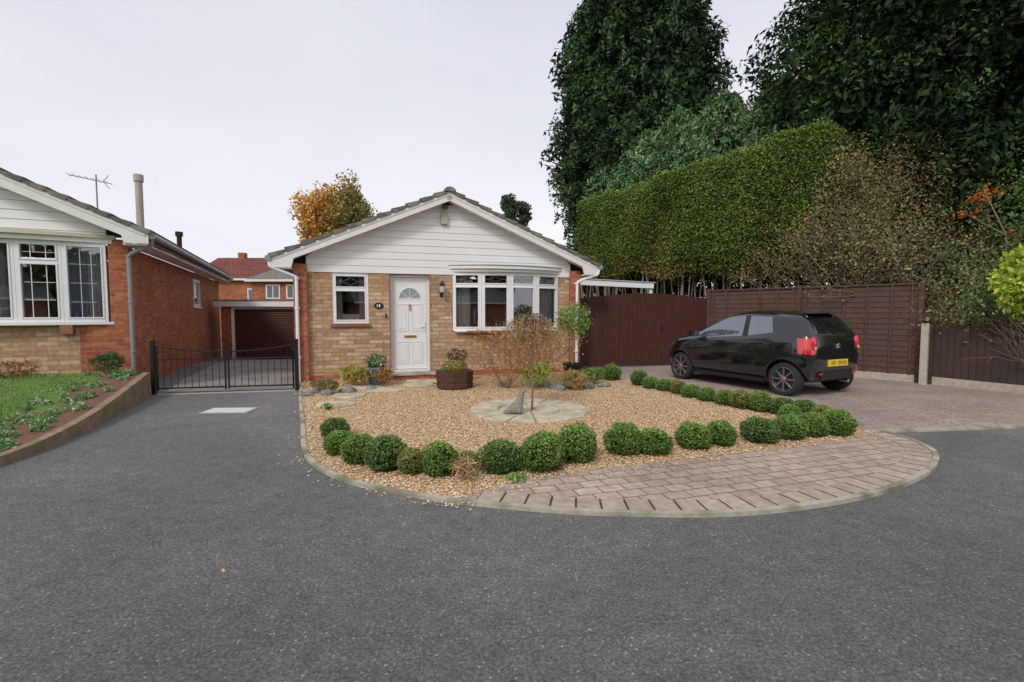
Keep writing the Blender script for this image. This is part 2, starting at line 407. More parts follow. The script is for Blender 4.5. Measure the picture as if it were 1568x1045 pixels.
nt.links.new(tcw.outputs['Generated'],mpw.inputs[0]); nt.links.new(mpw.outputs[0],nw.inputs['Vector']); nt.links.new(nw.outputs[0],rw.inputs[0])
sx=nt.nodes.new('ShaderNodeSeparateXYZ'); nt.links.new(tcw.outputs['Generated'],sx.inputs[0])
rz=nt.nodes.new('ShaderNodeValToRGB'); rz.color_ramp.elements[0].position=.0; rz.color_ramp.elements[0].color=(1.24,1.23,1.19,1); rz.color_ramp.elements[1].position=.55; rz.color_ramp.elements[1].color=(.97,.97,1.0,1)
nt.links.new(sx.outputs[2],rz.inputs[0])
mul=nt.nodes.new('ShaderNodeMix'); mul.data_type='RGBA'; mul.blend_type='MULTIPLY'; mul.inputs[0].default_value=1
nt.links.new(rw.outputs[0],mul.inputs[6]); nt.links.new(rz.outputs[0],mul.inputs[7])
nt.links.new(sky.outputs[0],hs.inputs['Color']); nt.links.new(hs.outputs[0],mxn.inputs[6]); nt.links.new(mul.outputs[2],mxn.inputs[7])
nt.links.new(mxn.outputs[2],nt.nodes['Background'].inputs[0]); nt.nodes['Background'].inputs[1].default_value=.122
sd=bpy.data.lights.new('sun','SUN'); sd.energy=1.5; sd.angle=R(12); sd.color=(1,.95,.88)
so=bpy.data.objects.new('sun',sd); col.objects.link(so)
az=R(205)
sv=Vector((math.sin(az)*math.cos(SE), math.cos(az)*math.cos(SE), math.sin(SE)))
so.rotation_euler=sv.to_track_quat('Z','Y').to_euler()

# ------------------------------------------------------------------ ground
def gh(y): return 0 if y<13 else max(-.5,-.055*(y-13))
def gridsheet(name, xs, ys, dz, mat):
    vs=[(x,y,gh(y)+dz) for y in ys for x in xs]; nx=len(xs)
    fs=[(j*nx+i,j*nx+i+1,(j+1)*nx+i+1,(j+1)*nx+i) for j in range(len(ys)-1) for i in range(nx-1)]
    me=bpy.data.meshes.new(name); me.from_pydata(vs,[],fs); me.materials.append(mat)
    o=bpy.data.objects.new(name,me); col.objects.link(o); return o
gridsheet('ground',[-500,-50,-10,10,50,500],[-500,-50,0,13,16,19,22.1,60,500],-.02,M_ground)
gridsheet('asphalt_road',[-16,0,14],[-14,0,13,16,19,22.1],0,M_asph)
mb=MB(); yy=[8.6,10,13,17]
lx_=[-6.2,-6.9,-8.1,-9.95]; rx_=[-4.15,-4.2,-5.1,-6.6]
mb.add([(lx_[i],y,gh(y)+.008) for i,y in enumerate(yy)]+[(rx_[i],y+(.42 if i==0 else 0),gh(y)+.008) for i,y in enumerate(yy)],[(i,i+4,i+5,i+1) for i in range(3)],noisy('worn_concrete',(.24,.23,.215),(.33,.315,.29),5,.9,.3,c3=(.20,.195,.18),s3=1.2)); mb.obj('concrete_side_drive')

left_pts=[(-4.3,10.0),(-3.84,8.7),(-3.25,7.35),(-2.70,6.14),(-2.17,4.96),(-1.875,4.49),(-1.48,4.08),(-1.14,3.87),(-.73,3.68),(-.415,3.57)]
outer=[(-.415,3.57),(.076,3.45),(.54,3.37),(1.0,3.34),(1.456,3.34),(1.95,3.42),(2.55,3.60),(3.11,3.86),(3.615,4.17),(4.03,4.52),(4.30,4.84),(4.43,5.16),(4.46,5.43),(4.41,5.72)]
bound=[(-.415,3.60),(-.2,3.82),(.26,4.10),(1.356,4.50),(2.49,4.88),(3.5,5.25),(4.3,5.62)]
drvb=[(4.3,5.7),(4.12,6.2),(3.72,7.2),(3.25,8.2),(2.8,9.4),(2.35,10.4),(2.0,12.2)]
cl=catmull(left_pts); cou=catmull(outer); cb=catmull(bound); cd=catmull(drvb,4)
gp=cl+cb[1:]+cd+[(-4.3,12.2)]
sheet('gravel_bed',gp,.016,M_gravel)
sheet('paved_apron',cou+[(4.36,5.74)]+cb[::-1][:-1],.020,M_pave,rot=R(17))
sheet('driveway',cd[::-1]+[(4.41,5.76),(6.4,5.98),(10.4,6.45),(8.9,8.4),(8.35,9.75),(5.4,13.2),(1.6,13.1)],.010,M_drive,rot=R(-24))
strip('bed_edging',cl+cou[1:],-.018,.032,.033,.06,M_edging)
strip('paving_border',[p for p in cou[2:]],.036,.24,.026,.03,M_soldier)
strip('driveway_edging',[(4.30,5.72),(6.4,5.96),(8.5,6.22),(10.4,6.45)],-.03,.03,.028,.06,M_edging)

def inside(poly, X, Y):
    poly=np.array(poly); c=np.zeros(len(X),bool); j=len(poly)-1
    for i in range(len(poly)):
        xi,yi=poly[i]; xj,yj=poly[j]
        m=((yi>Y)!=(yj>Y))&(X<(xj-xi)*(Y-yi)/(yj-yi+1e-12)+xi); c^=m; j=i
    return c
X=rng.uniform(-4.3,4.4,90000); Y=3.5+ (10.6-3.5)*rng.uniform(0,1,90000)**1.5
k=inside(gp,X,Y); X=X[k]; Y=Y[k]
bi=rng.integers(0,len(cb),420); cbA=np.array(cb); sxx=cbA[bi,0]+rng.normal(size=420)*.10; syy=cbA[bi,1]-np.abs(rng.normal(size=420))*.10
clA=np.array(cl); bi=rng.integers(0,len(cl),120); s2x=clA[bi,0]-np.abs(rng.normal(size=120))*.10; s2y=clA[bi,1]-np.abs(rng.normal(size=120))*.07
X=np.concatenate([X,sxx,s2x]); Y=np.concatenate([Y,syy,s2y])
n=len(X)
base=np.array([(1,0,0),(0,1,0),(-1,0,0),(0,-1,0),(0,0,.7),(0,0,-.7)]); fc=np.array([(0,1,4),(1,2,4),(2,3,4),(3,0,4)])
sz=rng.uniform(.006,.013,n); th=rng.uniform(0,6.28,n); st=rng.uniform(.6,1,n)
V=np.zeros((n,6,3)); 
vx=base[None,:,0]*sz[:,None]; vy=base[None,:,1]*(sz*st)[:,None]
V[:,:,0]=vx*np.cos(th)[:,None]-vy*np.sin(th)[:,None]+X[:,None]; V[:,:,1]=vx*np.sin(th)[:,None]+vy*np.cos(th)[:,None]+Y[:,None]
hz=rng.uniform(0,.006,n); hz[-120:]-=.014
V[:,:,2]=base[None,:,2]*sz[:,None]+.020+hz[:,None]
me=bpy.data.meshes.new('gravel_pebbles'); F=(fc[None]+6*np.arange(n)[:,None,None]).reshape(-1,3)
me.vertices.add(6*n); me.loops.add(len(F)*3); me.polygons.add(len(F))
me.vertices.foreach_set('co',V.ravel().astype(np.float32)); me.loops.foreach_set('vertex_index',F.ravel().astype(np.int32))
me.polygons.foreach_set('loop_start',np.arange(0,len(F)*3,3,dtype=np.int32)); me.update(calc_edges=True)
ca=me.color_attributes.new('Col','FLOAT_COLOR','POINT'); pc=np.ones((n,4)); pc[:,:3]=pick([(.70,.49,.27),(.75,.57,.36),(.58,.37,.19),(.78,.69,.54),(.42,.26,.14),(.70,.44,.23)],n)
ca.data.foreach_set('color',np.repeat(pc,6,axis=0).ravel().astype(np.float32))
M_peb=newmat('pebble',(.5,.4,.3),.8,0,.3); a=nd(M_peb,'ShaderNodeAttribute',attribute_name='Col'); lk(M_peb,a.outputs['Color'],bsdf(M_peb).inputs['Base Color'])
me.materials.append(M_peb); o=bpy.data.objects.new('gravel_pebbles',me); col.objects.link(o)

mb=MB(); mb.box(-.33,.33,-.19,.19,0,.010,M_conc); mb.box(-.30,.30,-.16,.16,.010,.014,newmat('pale_cover',(.62,.61,.58),.7)); mb.obj('manhole_cover',None,.003,loc=(-4.13,7.0,.002),rotz=R(3))

# ------------------------------------------------------------------ windows
def leading(mb, x0,x1,z0,z1,y):
    cx,cz=(x0+x1)/2,(z0+z1)/2; a=(x1-x0)*.28; b=(z1-z0)*.34; r=.005
    P=[(cx-a,cz),(cx,cz+b),(cx+a,cz),(cx,cz-b)]
    for i in range(4):
        p,q=P[i],P[(i+1)%4]; mb.cyl((p[0],y,p[1]),(q[0],y,q[1]),r,r,M_lead,4)
    for p,q in (((x0,cz),P[0]),((x1,cz),P[2]),((cx,z0),P[3]),((cx,z1),P[1])): mb.cyl((p[0],y,p[1]),(q[0],y,q[1]),r,r,M_lead,4)
def light(mb, gl, w, z0, z1, tz, lead=True, f=.05, fy=.035, mat=None):
    mat=mat or M_white
    mb.box(0,f,-fy,fy,z0,z1,mat); mb.box(w-f,w,-fy,fy,z0,z1,mat)
    mb.box(f,w-f,-fy,fy,z0,z0+f*1.2,mat); mb.box(f,w-f,-fy,fy,z1-f,z1,mat)
    bays=[(z0+f*1.2,z1-f)]
    if tz: mb.box(f,w-f,-fy,fy,tz-f/2,tz+f/2,mat); bays=[(z0+f*1.2,tz-f/2),(tz+f/2,z1-f)]
    g=.024
    for i,(a,b) in enumerate(bays):
        mb.box(f,f+g,-fy-.012,fy-.01,a,b,mat); mb.box(w-f-g,w-f,-fy-.012,fy-.01,a,b,mat)
        mb.box(f+g,w-f-g,-fy-.012,fy-.01,a,a+g,mat); mb.box(f+g,w-f-g,-fy-.012,fy-.01,b-g,b,mat)
        T=gl.T; gl.T=mb.T
        gl.add([(f+g,0,a+g),(w-f-g,0,a+g),(w-f-g,0,b-g),(f+g,0,b-g)],[(0,1,2,3)],M_glass); gl.T=T
        if lead and i==1: leading(mb,f+g,w-f-g,a+g,b-g,-.008)
def arcpts(x0,x1,y0,bulge,n):
    c=(x1-x0)/2; Rr=(c*c+bulge*bulge)/(2*bulge); cx=(x0+x1)/2; cy=y0-bulge+Rr; A=math.asin(c/Rr)
    return [(cx+Rr*math.sin(-A+2*A*i/n), cy-Rr*math.cos(-A+2*A*i/n)) for i in range(n+1)]
def bow(mb,gl,x0,x1,y0,bulge,z0,z1,nl,tz,lead=True,skip=()):
    P=arcpts(x0,x1,y0,bulge,nl); B=mb.T.copy()
    for i in range(nl):
        a,b=P[i],P[i+1]; w=math.hypot(b[0]-a[0],b[1]-a[1]); ang=math.atan2(b[1]-a[1],b[0]-a[0])
        mb.T=B@Matrix.Translation((a[0],a[1],0))@Matrix.Rotation(ang,4,'Z')
        light(mb,gl,w,z0,z1,None if i in skip else tz,lead)
    mb.T=B
def curtain(mb,x0,x1,y,z0,z1,mat=None,n=40,amp=.025):
    vs=[];fs=[]
    for i in range(n+1):
        x=x0+(x1-x0)*i/n; yy=y+amp*math.sin(i*1.15)+.01*math.sin(i*.37)
        vs+=[(x,yy,z0),(x,yy,z1)]
    for i in range(n): fs.append((2*i,2*i+2,2*i+3,2*i+1))
    mb.add(vs,fs,mat or M_curt)

def gable_roof(mb, xl, xr, y0, y1, ze, za, yw, tile=M_tile, board=M_paintw, bh=.17):
    xc=(xl+xr)/2; ln=math.hypot(xc-xl,za-ze); ang=math.atan2(za-ze,xc-xl)
    for side in (0,1):
        if side==0: T=Matrix.Translation((xl,0,ze))@Matrix.Rotation(-ang,4,'Y')
        else: T=Matrix.Translation((xr,0,ze))@Matrix.Rotation(ang,4,'Y')@Matrix.Scale(-1,4,(1,0,0))
        B=mb.T.copy(); mb.T=B@T
        nc=int(ln/.30); st=ln/nc
        for k in range(nc):
            a=k*st-.03; b=(k+1)*st+.0
            mb.prism_y([(a,-.005),(b,-.005),(b,.018),(a,.062)],y0-.03,y1,tile)
            mb.prism_y([(a+.01,-.03),(a+st*.86,-.03),(a+st*.86,.0),(a+.01,.0)],y0-.042,y0-.008,tile)
        mb.box(.0,ln-.0,y0+.026,y1-.02,-.06,-.008,M_dark)
        mb.box(.0,ln-.004,y0,y0+.025,-bh-.02,-.008,board)
        mb.box(.02,ln-.03,y0-.012,y0,-.085,-.034,board)
        mb.box(.0,ln-.03,y0+.027,yw,-bh+.0,-bh+.012,M_paintw)
        mb.T=B
    n=8; prof=[(xc+.13*math.cos(math.pi*i/n), za-.02+.10*math.sin(math.pi*i/n)) for i in range(n+1)]
    yy=y0-.06
    while yy<y1:
        mb.prism_y(prof,yy,min(yy+.44,y1),tile); yy+=.45

# ------------------------------------------------------------------ bungalow
house=empty('brick_bungalow',(-4.785,9.79,0),R(16.5))
mb=MB(); W0,W1=.36,6.66; CZ=2.27
for a,b,z0,z1 in ((.62,1.09,-.5,CZ),(1.09,1.81,-.5,1.185),(1.81,2.242,-.5,CZ),(2.242,3.123,-.5,-.01),(3.123,3.60,-.5,CZ),(3.60,6.14,-.5,1.0),(6.14,6.41,-.5,CZ)):
    mb.box(a,b,0,.25,z0,z1,M_buff)
mb.box(W0,.619,-.10,.25,-.5,2.42,M_red); mb.box(6.411,W1,-.10,.25,-.5,2.42,M_red)
mb.box(W0,W0+.25,.251,9,-.5,2.42,M_red); mb.box(W1-.25,W1,.251,9,-.5,2.42,M_red); mb.box(W0+.251,W1-.251,8.75,9,-.5,2.42,M_red)
mb.prism_y([(W0,2.421),(W1,2.421),(3.515,3.8)],8.8,8.95,M_red)
mb.box(.63,6.40,.10,.25,2.28,2.5,M_dark)
mb.box(.62,2.2,-.012,0,-.1,.13,M_red); mb.box(3.2,6.41,-.012,0,-.1,.13,M_red)
mb.obj('walls',house)
mb=MB(); mb.prism_y([(.55,2.5),(6.48,2.5),(3.515,3.78)],.06,.2,M_dark)
z=CZ
while z<3.85:
    z1=z+.152
    def ext(zz):
        h=max((zz-2.38)/.4239,.0); a=max(.60,h); return a,7.03-a
    a0,b0=ext(z); a1,b1=ext(z1)
    if b1-a1<.05: break
    vs=[(a0,-.024,z),(b0,-.024,z),(b1,-.016,z1-.004),(a1,-.016,z1-.004),(a0,.05,z),(b0,.05,z),(b1,.05,z1),(a1,.05,z1)]
    mb.add(vs,[(0,1,2,3),(4,7,6,5),(0,4,5,1),(1,5,6,2),(2,6,7,3),(3,7,4,0)],M_clad); z=z1
mb.obj('gable_cladding',house)
mb=MB(); gable_roof(mb,0,7.03,-.30,9.2,2.54,4.03,-.02)
for x0,x1 in ((.0,.36),(6.67,7.03)):
    mb.box(x0+.02,x1-.002,-.27,-.0,2.30,2.335,M_paintw)
mb.prism_y([(0.0,2.545),(.0,2.32),(.36,2.32),(.42,2.56)],-.299,-.272,M_paintw)
mb.prism_y([(7.03,2.545),(7.03,2.32),(6.67,2.32),(6.61,2.56)],-.299,-.272,M_paintw)
for sx_,x in ((-1,-.05),(1,7.08)):
    mb.cyl((x,-.33,2.50),(x,9.1,2.49),.058,.058,M_greypipe,12)
    mb.box(x-.03 if sx_>0 else x+.06, x-.06 if sx_>0 else x+.03,-.26,9.1,2.34,2.52,M_paintw)
mb.obj('roof',house,0)
mb=MB()
mb.path([(-.04,-.27,2.45),(-.02,-.28,2.33),(.30,-.20,2.20),(.43,-.16,2.14),(.43,-.16,0.02)],.035,.035,M_white,12)
mb.path([(7.07,-.27,2.47),(7.02,-.28,2.33),(6.70,-.20,2.22),(6.55,-.16,2.14),(6.55,-.16,0.02)],.035,.035,M_white,12)
for x in (.43,6.55):
    for z in (.5,1.5,2.1): mb.cyl((x,-.16,z),(x,-.16,z+.05),.043,.043,M_white,12); mb.box(x-.05,x+.05,-.13,-.101,z,z+.05,M_white)
mb.obj('downpipes',house,0,True)
fr=MB(); gl=MB()
fr.T=Matrix.Translation((1.09,.05,0)); light(fr,gl,.72,1.20,CZ-.002,1.93); fr.T=Matrix()
bow(fr,gl,3.62,6.12,0.03,.26,1.03,2.335,4,2.04)
fr.obj('window_frames',house,.003); g=gl.obj('window_glazing',house,recalc=False)
mb=MB()
mb.box(1.04,1.86,-.06,.10,1.14,1.184,M_sill)
P=arcpts(3.56,6.18,.03,.33,16); mb.prism_z(P+[(6.18,.10),(3.56,.10)],.985,1.028,M_sill)
mb.box(4.72,4.98,-.22,-.001,.86,.984,M_red)
mb.obj('window_sills',house,.004)
mb=MB()
P=arcpts(3.52,6.22,.02,.36,16); mb.prism_z(P+[(6.22,.05),(3.52,.05)],2.337,2.40,M_paintw)
P=arcpts(3.46,6.28,.02,.42,16); mb.prism_z(P+[(6.28,.05),(3.46,.05)],2.401,2.47,M_paintw)
P=arcpts(3.44,6.30,.02,.44,16); mb.prism_z(P+[(6.30,.05),(3.44,.05)],2.471,2.487,M_greypipe)
mb.obj('bow_window_cornice',house,.004)
mb=MB()
curtain(mb,1.12,1.28,.16,1.2,2.25); curtain(mb,1.62,1.78,.16,1.2,2.25)
curtain(mb,1.28,1.62,.14,1.22,1.40,newmat('net',(.7,.7,.7),.9),20,.01)
curtain(mb,3.68,4.05,.16,1.03,2.33); curtain(mb,5.72,6.06,.16,1.03,2.33)
mb.obj('curtains',house)
mb=MB(); mb.box(.7,6.3,3.0,3.1,0,2.4,M_room); mb.box(3.3,3.38,.3,3.0,0,2.4,M_room); mb.box(.7,6.3,.3,3.0,2.45,2.5,M_room); mb.box(.7,6.3,.3,3.0,-.1,0.05,M_dark)
for i,x in enumerate((3.95,4.35,4.8,5.2,5.55)):
    h=[.16,.28,.2,.3,.18][i]; mb.lathe([(.04,0),(.07,h*.4),(.03,h*.7),(.05,h)],(x,.0,1.03),M_dark if i%2 else M_curt,10)
mb.box(3.65,6.1,-.12,.3,1.0,1.03,M_curt)
mb.obj('room_interior',house)
mb=MB(); dx0,dx1=2.262,3.103; dz0,dz1=.18,2.20
mb.box(2.243,dx0,-.01,.16,0,CZ,M_sill); mb.box(dx1,3.122,-.01,.16,0,CZ,M_buff)
mb.box(dx0,dx0+.06,.10,.18,dz0,dz1+.06,M_white); mb.box(dx1-.06,dx1,.10,.18,dz0,dz1+.06,M_white); mb.box(dx0+.06,dx1-.06,.10,.18,dz1-.0,dz1+.06,M_white)
mb.box(dx0,dx1,.06,.2,dz0-.05,dz0,M_white)
a,b=dx0+.065,dx1-.065; mb.box(a,b,.13,.17,dz0+.01,dz1-.006,M_white)
cx=(a+b)/2
def panel(x0,x1,z0,z1):
    t=.014
    mb.box(x0,x1,.118,.1295,z0,z0+t,M_white); mb.box(x0,x1,.118,.1295,z1-t,z1,M_white)
    mb.box(x0,x0+t,.118,.1295,z0+t,z1-t,M_white); mb.box(x1-t,x1,.118,.1295,z0+t,z1-t,M_white)
    mb.box(x0+.045,x1-.045,.120,.1296,z0+.045,z1-.045,M_white)
for x0,x1 in ((a+.08,cx-.035),(cx+.035,b-.08)):
    panel(x0,x1,.32,.80); panel(x0,x1,1.03,1.62)
mb.box(cx-.13,cx+.13,.112,.1297,.885,.935,M_gold); 
mb.cyl((cx,.12,1.60),(cx,.10,1.60),.022,.022,M_gold,12); mb.box(cx-.012,cx+.012,.10,.118,1.48,1.60,M_gold)
mb.box(b-.055,b-.025,.112,.1297,1.02,1.24,M_white); mb.cyl((b-.04,.105,1.12),(b-.14,.095,1.12),.009,.009,M_white,8)
mb.box(dx0,dx1,.0,.0995,.0,dz0-.052,M_red)
n=14; r=.235
fan=[(cx+r*math.cos(math.pi*i/n),.1275,1.74+r*math.sin(math.pi*i/n)) for i in range(n+1)]
mb.add(fan,[tuple(range(n+1))],newmat('fanlight_glass',(.30,.34,.38),.12,.0,.8))
for i in range(n): mb.cyl(fan[i],fan[i+1],.011,.011,M_white,6)
mb.cyl(fan[0],fan[-1],.011,.011,M_white,6)
for i in (3,7,11): mb.cyl((cx,.124,1.74),fan[i],.006,.006,M_white,5)
mb.obj('front_door',house,.002)
mb=MB(); mb.box(2.20,3.16,-.36,-.005,-.1,.10,M_red); mb.box(2.17,3.19,-.39,-.004,.101,.135,M_edging); mb.obj('door_step',house,.006)
mb=MB(); lx=3.36
mb.box(lx-.035,lx+.035,-.02,0,1.78,1.98,M_blackpl); mb.path([(lx,-.02,1.83),(lx,-.10,1.80),(lx,-.15,1.86)],.01,.01,M_blackpl,6)
mb.lathe([(.035,0),(.055,.16),(.075,.17),(.03,.23),(.008,.27)],(lx,-.15,1.86),M_blackpl,6); mb.lathe([(.048,.0),(.06,.13)],(lx,-.15,1.875),M_lightbit,6)
mb.lathe([(.01,-.06),(.03,-.02),(.035,0)],(lx,-.15,1.86),M_blackpl,6)
n=20; pl=[(2.02+.10*math.cos(6.283*i/n),1.58+.07*math.sin(6.283*i/n)) for i in range(n)]
mb.prism_y(pl,-.015,0,M_blackpl); mb.box(1.98,1.995,-.018,-.0155,1.55,1.61,M_white); mb.box(2.02,2.05,-.018,-.0155,1.55,1.61,M_white)
mb.box(2.15,2.18,-.02,0,1.33,1.42,M_blackpl)
mb.obj('wall_lamp_and_number',house,.002,True)
mb=MB(); mb.box(3.35,3.50,-.10,-.030,3.36,3.60,newmat('alarm_beige',(.45,.42,.34),.5)); mb.path([(3.44,-.04,3.75),(3.44,-.12,3.72)],.02,.02,M_blackpl,8); mb.box(3.37,3.50,-.2,-.1,3.68,3.76,M_blackpl); mb.obj('alarm_box',house,.01)

# ------------------------------------------------------------------ left neighbour
nb=empty('brick_bungalow',(-6.96,8.85,0),R(24))
mb=MB()
mb.box(-.30,0,0,.25,-.3,2.75,M_red); mb.box(-.25,0,.251,6.0,-.6,2.62,M_red)
mb.box(-.25,0,6.0,7.1,-.6,1.60,M_red); mb.box(-.25,0,6.0,7.1,2.43,2.62,M_red); mb.box(-.25,0,7.1,11.2,-.9,2.62,M_red)
mb.box(-.75,-.301,.0,.25,-.3,1.22,M_red); mb.box(-8,-.751,.0,.25,-.3,1.22,M_buff)
mb.box(-8.2,-3.3,.01,.25,1.22,2.75,M_buff); mb.box(-8.2,-8,.25,11.2,-.6,2.62,M_red); mb.box(-8,-.25,11,11.2,-.6,2.62,M_red)
mb.obj('walls',nb)
mb=MB(); mb.prism_y([(-8.3,2.8),(.1,2.8),(-4.0,4.5)],.08,.2,M_dark)
z=2.70
while z<4.5:
    z1=z+.155; h=max((z1-2.78)/.436,0); a=max(h-.36,.31)
    if 8.4-2*a<.3: break
    mb.add([(-8.1+a,-.024,z),(-a,-.024,z),(-a,-.012,z1-.004),(-8.1+a,-.012,z1-.004),(-8.1+a,.06,z),(-a,.06,z),(-a,.06,z1),(-8.1+a,.06,z1)],[(0,1,2,3),(4,7,6,5),(0,4,5,1),(1,5,6,2),(2,6,7,3),(3,7,4,0)],M_clad); z=z1
mb.obj('gable_cladding',nb)
mb=MB(); gable_roof(mb,-8.56,.38,-.32,11.5,2.86,4.82,-.02,bh=.20)
mb.prism_y([(.38,2.87),(.38,2.66),(.02,2.66),(-.05,2.95)],-.319,-.29,M_paintw)
mb.box(.0,.36,-.29,11.4,2.63,2.655,M_paintw)
mb.box(.355,.375,-.28,11.4,2.66,2.83,newmat('brown_fascia',(.10,.06,.045),.6)); mb.cyl((.43,-.3,2.80),(.43,11.45,2.78),.06,.06,M_greypipe,12)
mb.obj('roof',nb)
fr=MB(); gl=MB(); bow(fr,gl,-3.3,-.33,.02,.12,1.27,2.66,5,2.30,False,skip=(0,2,4))
fr.T=Matrix.Translation((-.04,6.0,0))@Matrix.Rotation(R(90),4,'Z'); light(fr,gl,1.1,1.60,2.43,None,False); fr.T=Matrix()
P=arcpts(-3.3,-.33,.02,.12,5)
for i in (1,3):
    a,b=Vector((*P[i],0)),Vector((*P[i+1],0)); d=b-a
    for t in (.33,.66):
        for z0,z1 in ((1.33,2.27),(2.33,2.6)): q=a+d*t; fr.box(q.x-.006,q.x+.006,q.y-.012,q.y-.006,z0,z1,M_white)
    for zz in (1.65,1.95,2.46): fr.cyl((a.x+.1,a.y-.008,zz),(b.x-.1,b.y-.008,zz),.006,.006,M_white,4)
a,b=Vector((*P[4],0)),Vector((*P[5],0)); d=b-a
for t in (.4,.65): q=a+d*t; fr.box(q.x-.004,q.x+.004,q.y-.012,q.y-.006,1.33,2.6,M_white)
for zz in (1.62,1.95,2.28): fr.cyl((a.x+.1,a.y-.008,zz),(b.x-.1,b.y-.008,zz),.004,.004,M_white,4)
fr.obj('window_frames',nb,.003); gl.obj('window_glazing',nb,recalc=False)
mb=MB(); P=arcpts(-3.4,-.25,.0,.2,12); mb.prism_z(P+[(-.25,.1),(-3.4,.1)],1.22,1.268,M_white)
P=arcpts(-3.42,-.23,.0,.24,12); mb.prism_z(P+[(-.23,.05),(-3.42,.05)],2.662,2.74,M_paintw)
P=arcpts(-3.46,-.18,.0,.30,12); mb.prism_z(P+[(-.18,.05),(-3.46,.05)],2.741,2.81,newmat('cream_cornice',(.58,.53,.42),.6))
mb.box(-.98,-.80,-.13,-.0,1.06,1.219,M_sill); mb.box(0,.04,5.95,7.15,1.56,1.6,M_white)
mb.obj('bow_window_cornice',nb,.004)
mb=MB(); curtain(mb,-.66,-.38,.22,1.28,2.66); curtain(mb,-1.95,-1.75,.22,1.28,2.66)
curtain(mb,-.95,-.64,.26,1.28,2.66,newmat('blue_blind',(.38,.42,.50),.8),20,.006)
mb.box(-8,-.26,3,3.1,0,2.6,M_room); mb.box(-8,-.26,.3,3,2.63,2.66,M_room)
mb.box(-3.2,-.4,.0,.3,1.24,1.27,M_curt)
for i in range(7):
    x=-.75-i*.22; h=.12+.1*((i*37)%5)/5; mb.lathe([(.03,0),(.05,h*.4),(.02,h*.7),(.035,h)],(x,.12,1.27),M_curt if i%2 else M_lead,9)
mb.obj('room_interior',nb)
mb=MB(); mb.path([(.42,-.22,2.78),(.40,-.22,2.66),(.10,-.16,2.50),(.03,-.10,2.44),(.03,-.10,.2)],.036,.036,M_greypipe,12)
for z in (.7,1.6,2.3): mb.cyl((.03,-.10,z),(.03,-.10,z+.05),.045,.045,M_greypipe,12)
mb.obj('downpipe',nb,0,True)
mb=MB(); mb.cyl((-.55,3.2,2.9),(-.55,3.2,4.62),.075,.075,M_conc,12); mb.cyl((-.55,3.2,4.5),(-.55,3.2,4.66),.10,.10,M_conc,12)
mb.cyl((-.1,4.9,2.8),(-.1,4.9,3.5),.06,.06,M_blackpl,10); mb.cyl((-.1,4.9,3.5),(-.1,4.9,3.62),.09,.09,M_blackpl,10)
ax,ay=-1.05,2.2; mb.cyl((ax,ay,2.8),(ax,ay,4.35),.016,.016,M_greypipe,6); mb.cyl((ax-.45,ay,4.30),(ax+.25,ay+.1,4.20),.009,.009,M_greypipe,5)
for i in range(7): mb.cyl((ax-.45+i*.1,ay-.14,4.30-.012*i),(ax-.45+i*.1,ay+.14,4.30-.012*i),.005,.005,M_greypipe,4)
mb.path([(ax+.22,ay,4.36),(ax+.12,ay,4.22),(ax+.22,ay,4.08)],.008,.008,M_greypipe,4)
mb.obj('flue_and_aerial',nb)

# ------------------------------------------------------------------ garage, distant houses
gar=empty('garage',(-9.85,17.0,gh(17)),R(6))
mb=MB(); mb.box(-.35,0,0,.2,-.2,2.0,M_red); mb.box(2.22,2.7,0,.2,-.2,2.0,M_red); mb.box(-.35,-.15,.2,5,-.2,2.0,M_red); mb.box(2.5,2.7,.2,5,-.2,2.0,M_red)
mb.box(-.5,2.85,-.15,5.1,2.0,2.03,M_dark); mb.box(-.5,2.85,-.17,-.15,1.86,2.06,M_white); mb.box(-.52,2.87,-.19,5.1,2.061,2.10,M_tile)
mb.box(0,.09,-.02,.1,0,1.85,M_white); mb.box(2.12,2.22,-.02,.1,0,1.85,M_white); mb.box(.09,2.12,-.02,.1,1.77,1.85,M_white)
mb.obj('walls_and_roof',gar)
mb=MB()
for i in range(20): mb.prism_y([(.09,i*.088),(2.12,i*.088),(2.12,i*.088+.08),(.09,i*.088+.08)],.02+.0*i,.06,M_garage)
mb.box(.09,2.12,.05,.07,0,1.77,M_garage); mb.box(1.0,1.2,.0,.02,.85,.9,M_blackpl); mb.obj('roller_door',gar,.012)
def dhouse(name,x,y,rz,w,d,h,rh,roof,gable=False,wins=()):
    e=empty(name,(x,y,-.5),R(rz)); mb=MB(); mb.box(0,w,0,d,0,h,M_red)
    mb.add([(-.3,-.3,h),(w+.3,-.3,h),(w+.3,d+.3,h),(-.3,d+.3,h),(-.3,d/2,h+rh),(w+.3,d/2,h+rh)],[(0,1,5,4),(2,3,4,5),(1,2,5),(3,0,4),(0,3,2,1)],roof)
    mb.box(-.3,w+.3,-.34,-.301,h-.12,h+.02,M_paintw)
    for wx,wz,ww,wh in wins:
        mb.box(wx,wx+ww,-.03,.0,wz,wz+wh,M_white); mb.box(wx+.08,wx+ww/2-.03,-.04,-.031,wz+.08,wz+wh-.08,M_lead); mb.box(wx+ww/2+.03,wx+ww-.08,-.04,-.031,wz+.08,wz+wh-.08,M_lead)
    mb.box(w*.2,w*.2+.5,d/2-.2,d/2+.3,h+rh*.6,h+rh+.4,M_red)
    mb.obj('walls_roof_windows',e); return e
dhouse('brick_house',-23.8,36,0,7.2,8,4.4,2.0,M_redtile,wins=((4.2,2.6,1.3,1.1),(5.8,.9,1.0,1.1)))
dhouse('brick_house',-16.6,31,0,3.6,8,4.0,1.1,M_tile,wins=((.9,2.8,.9,.9),(2.2,2.8,.9,.9)))

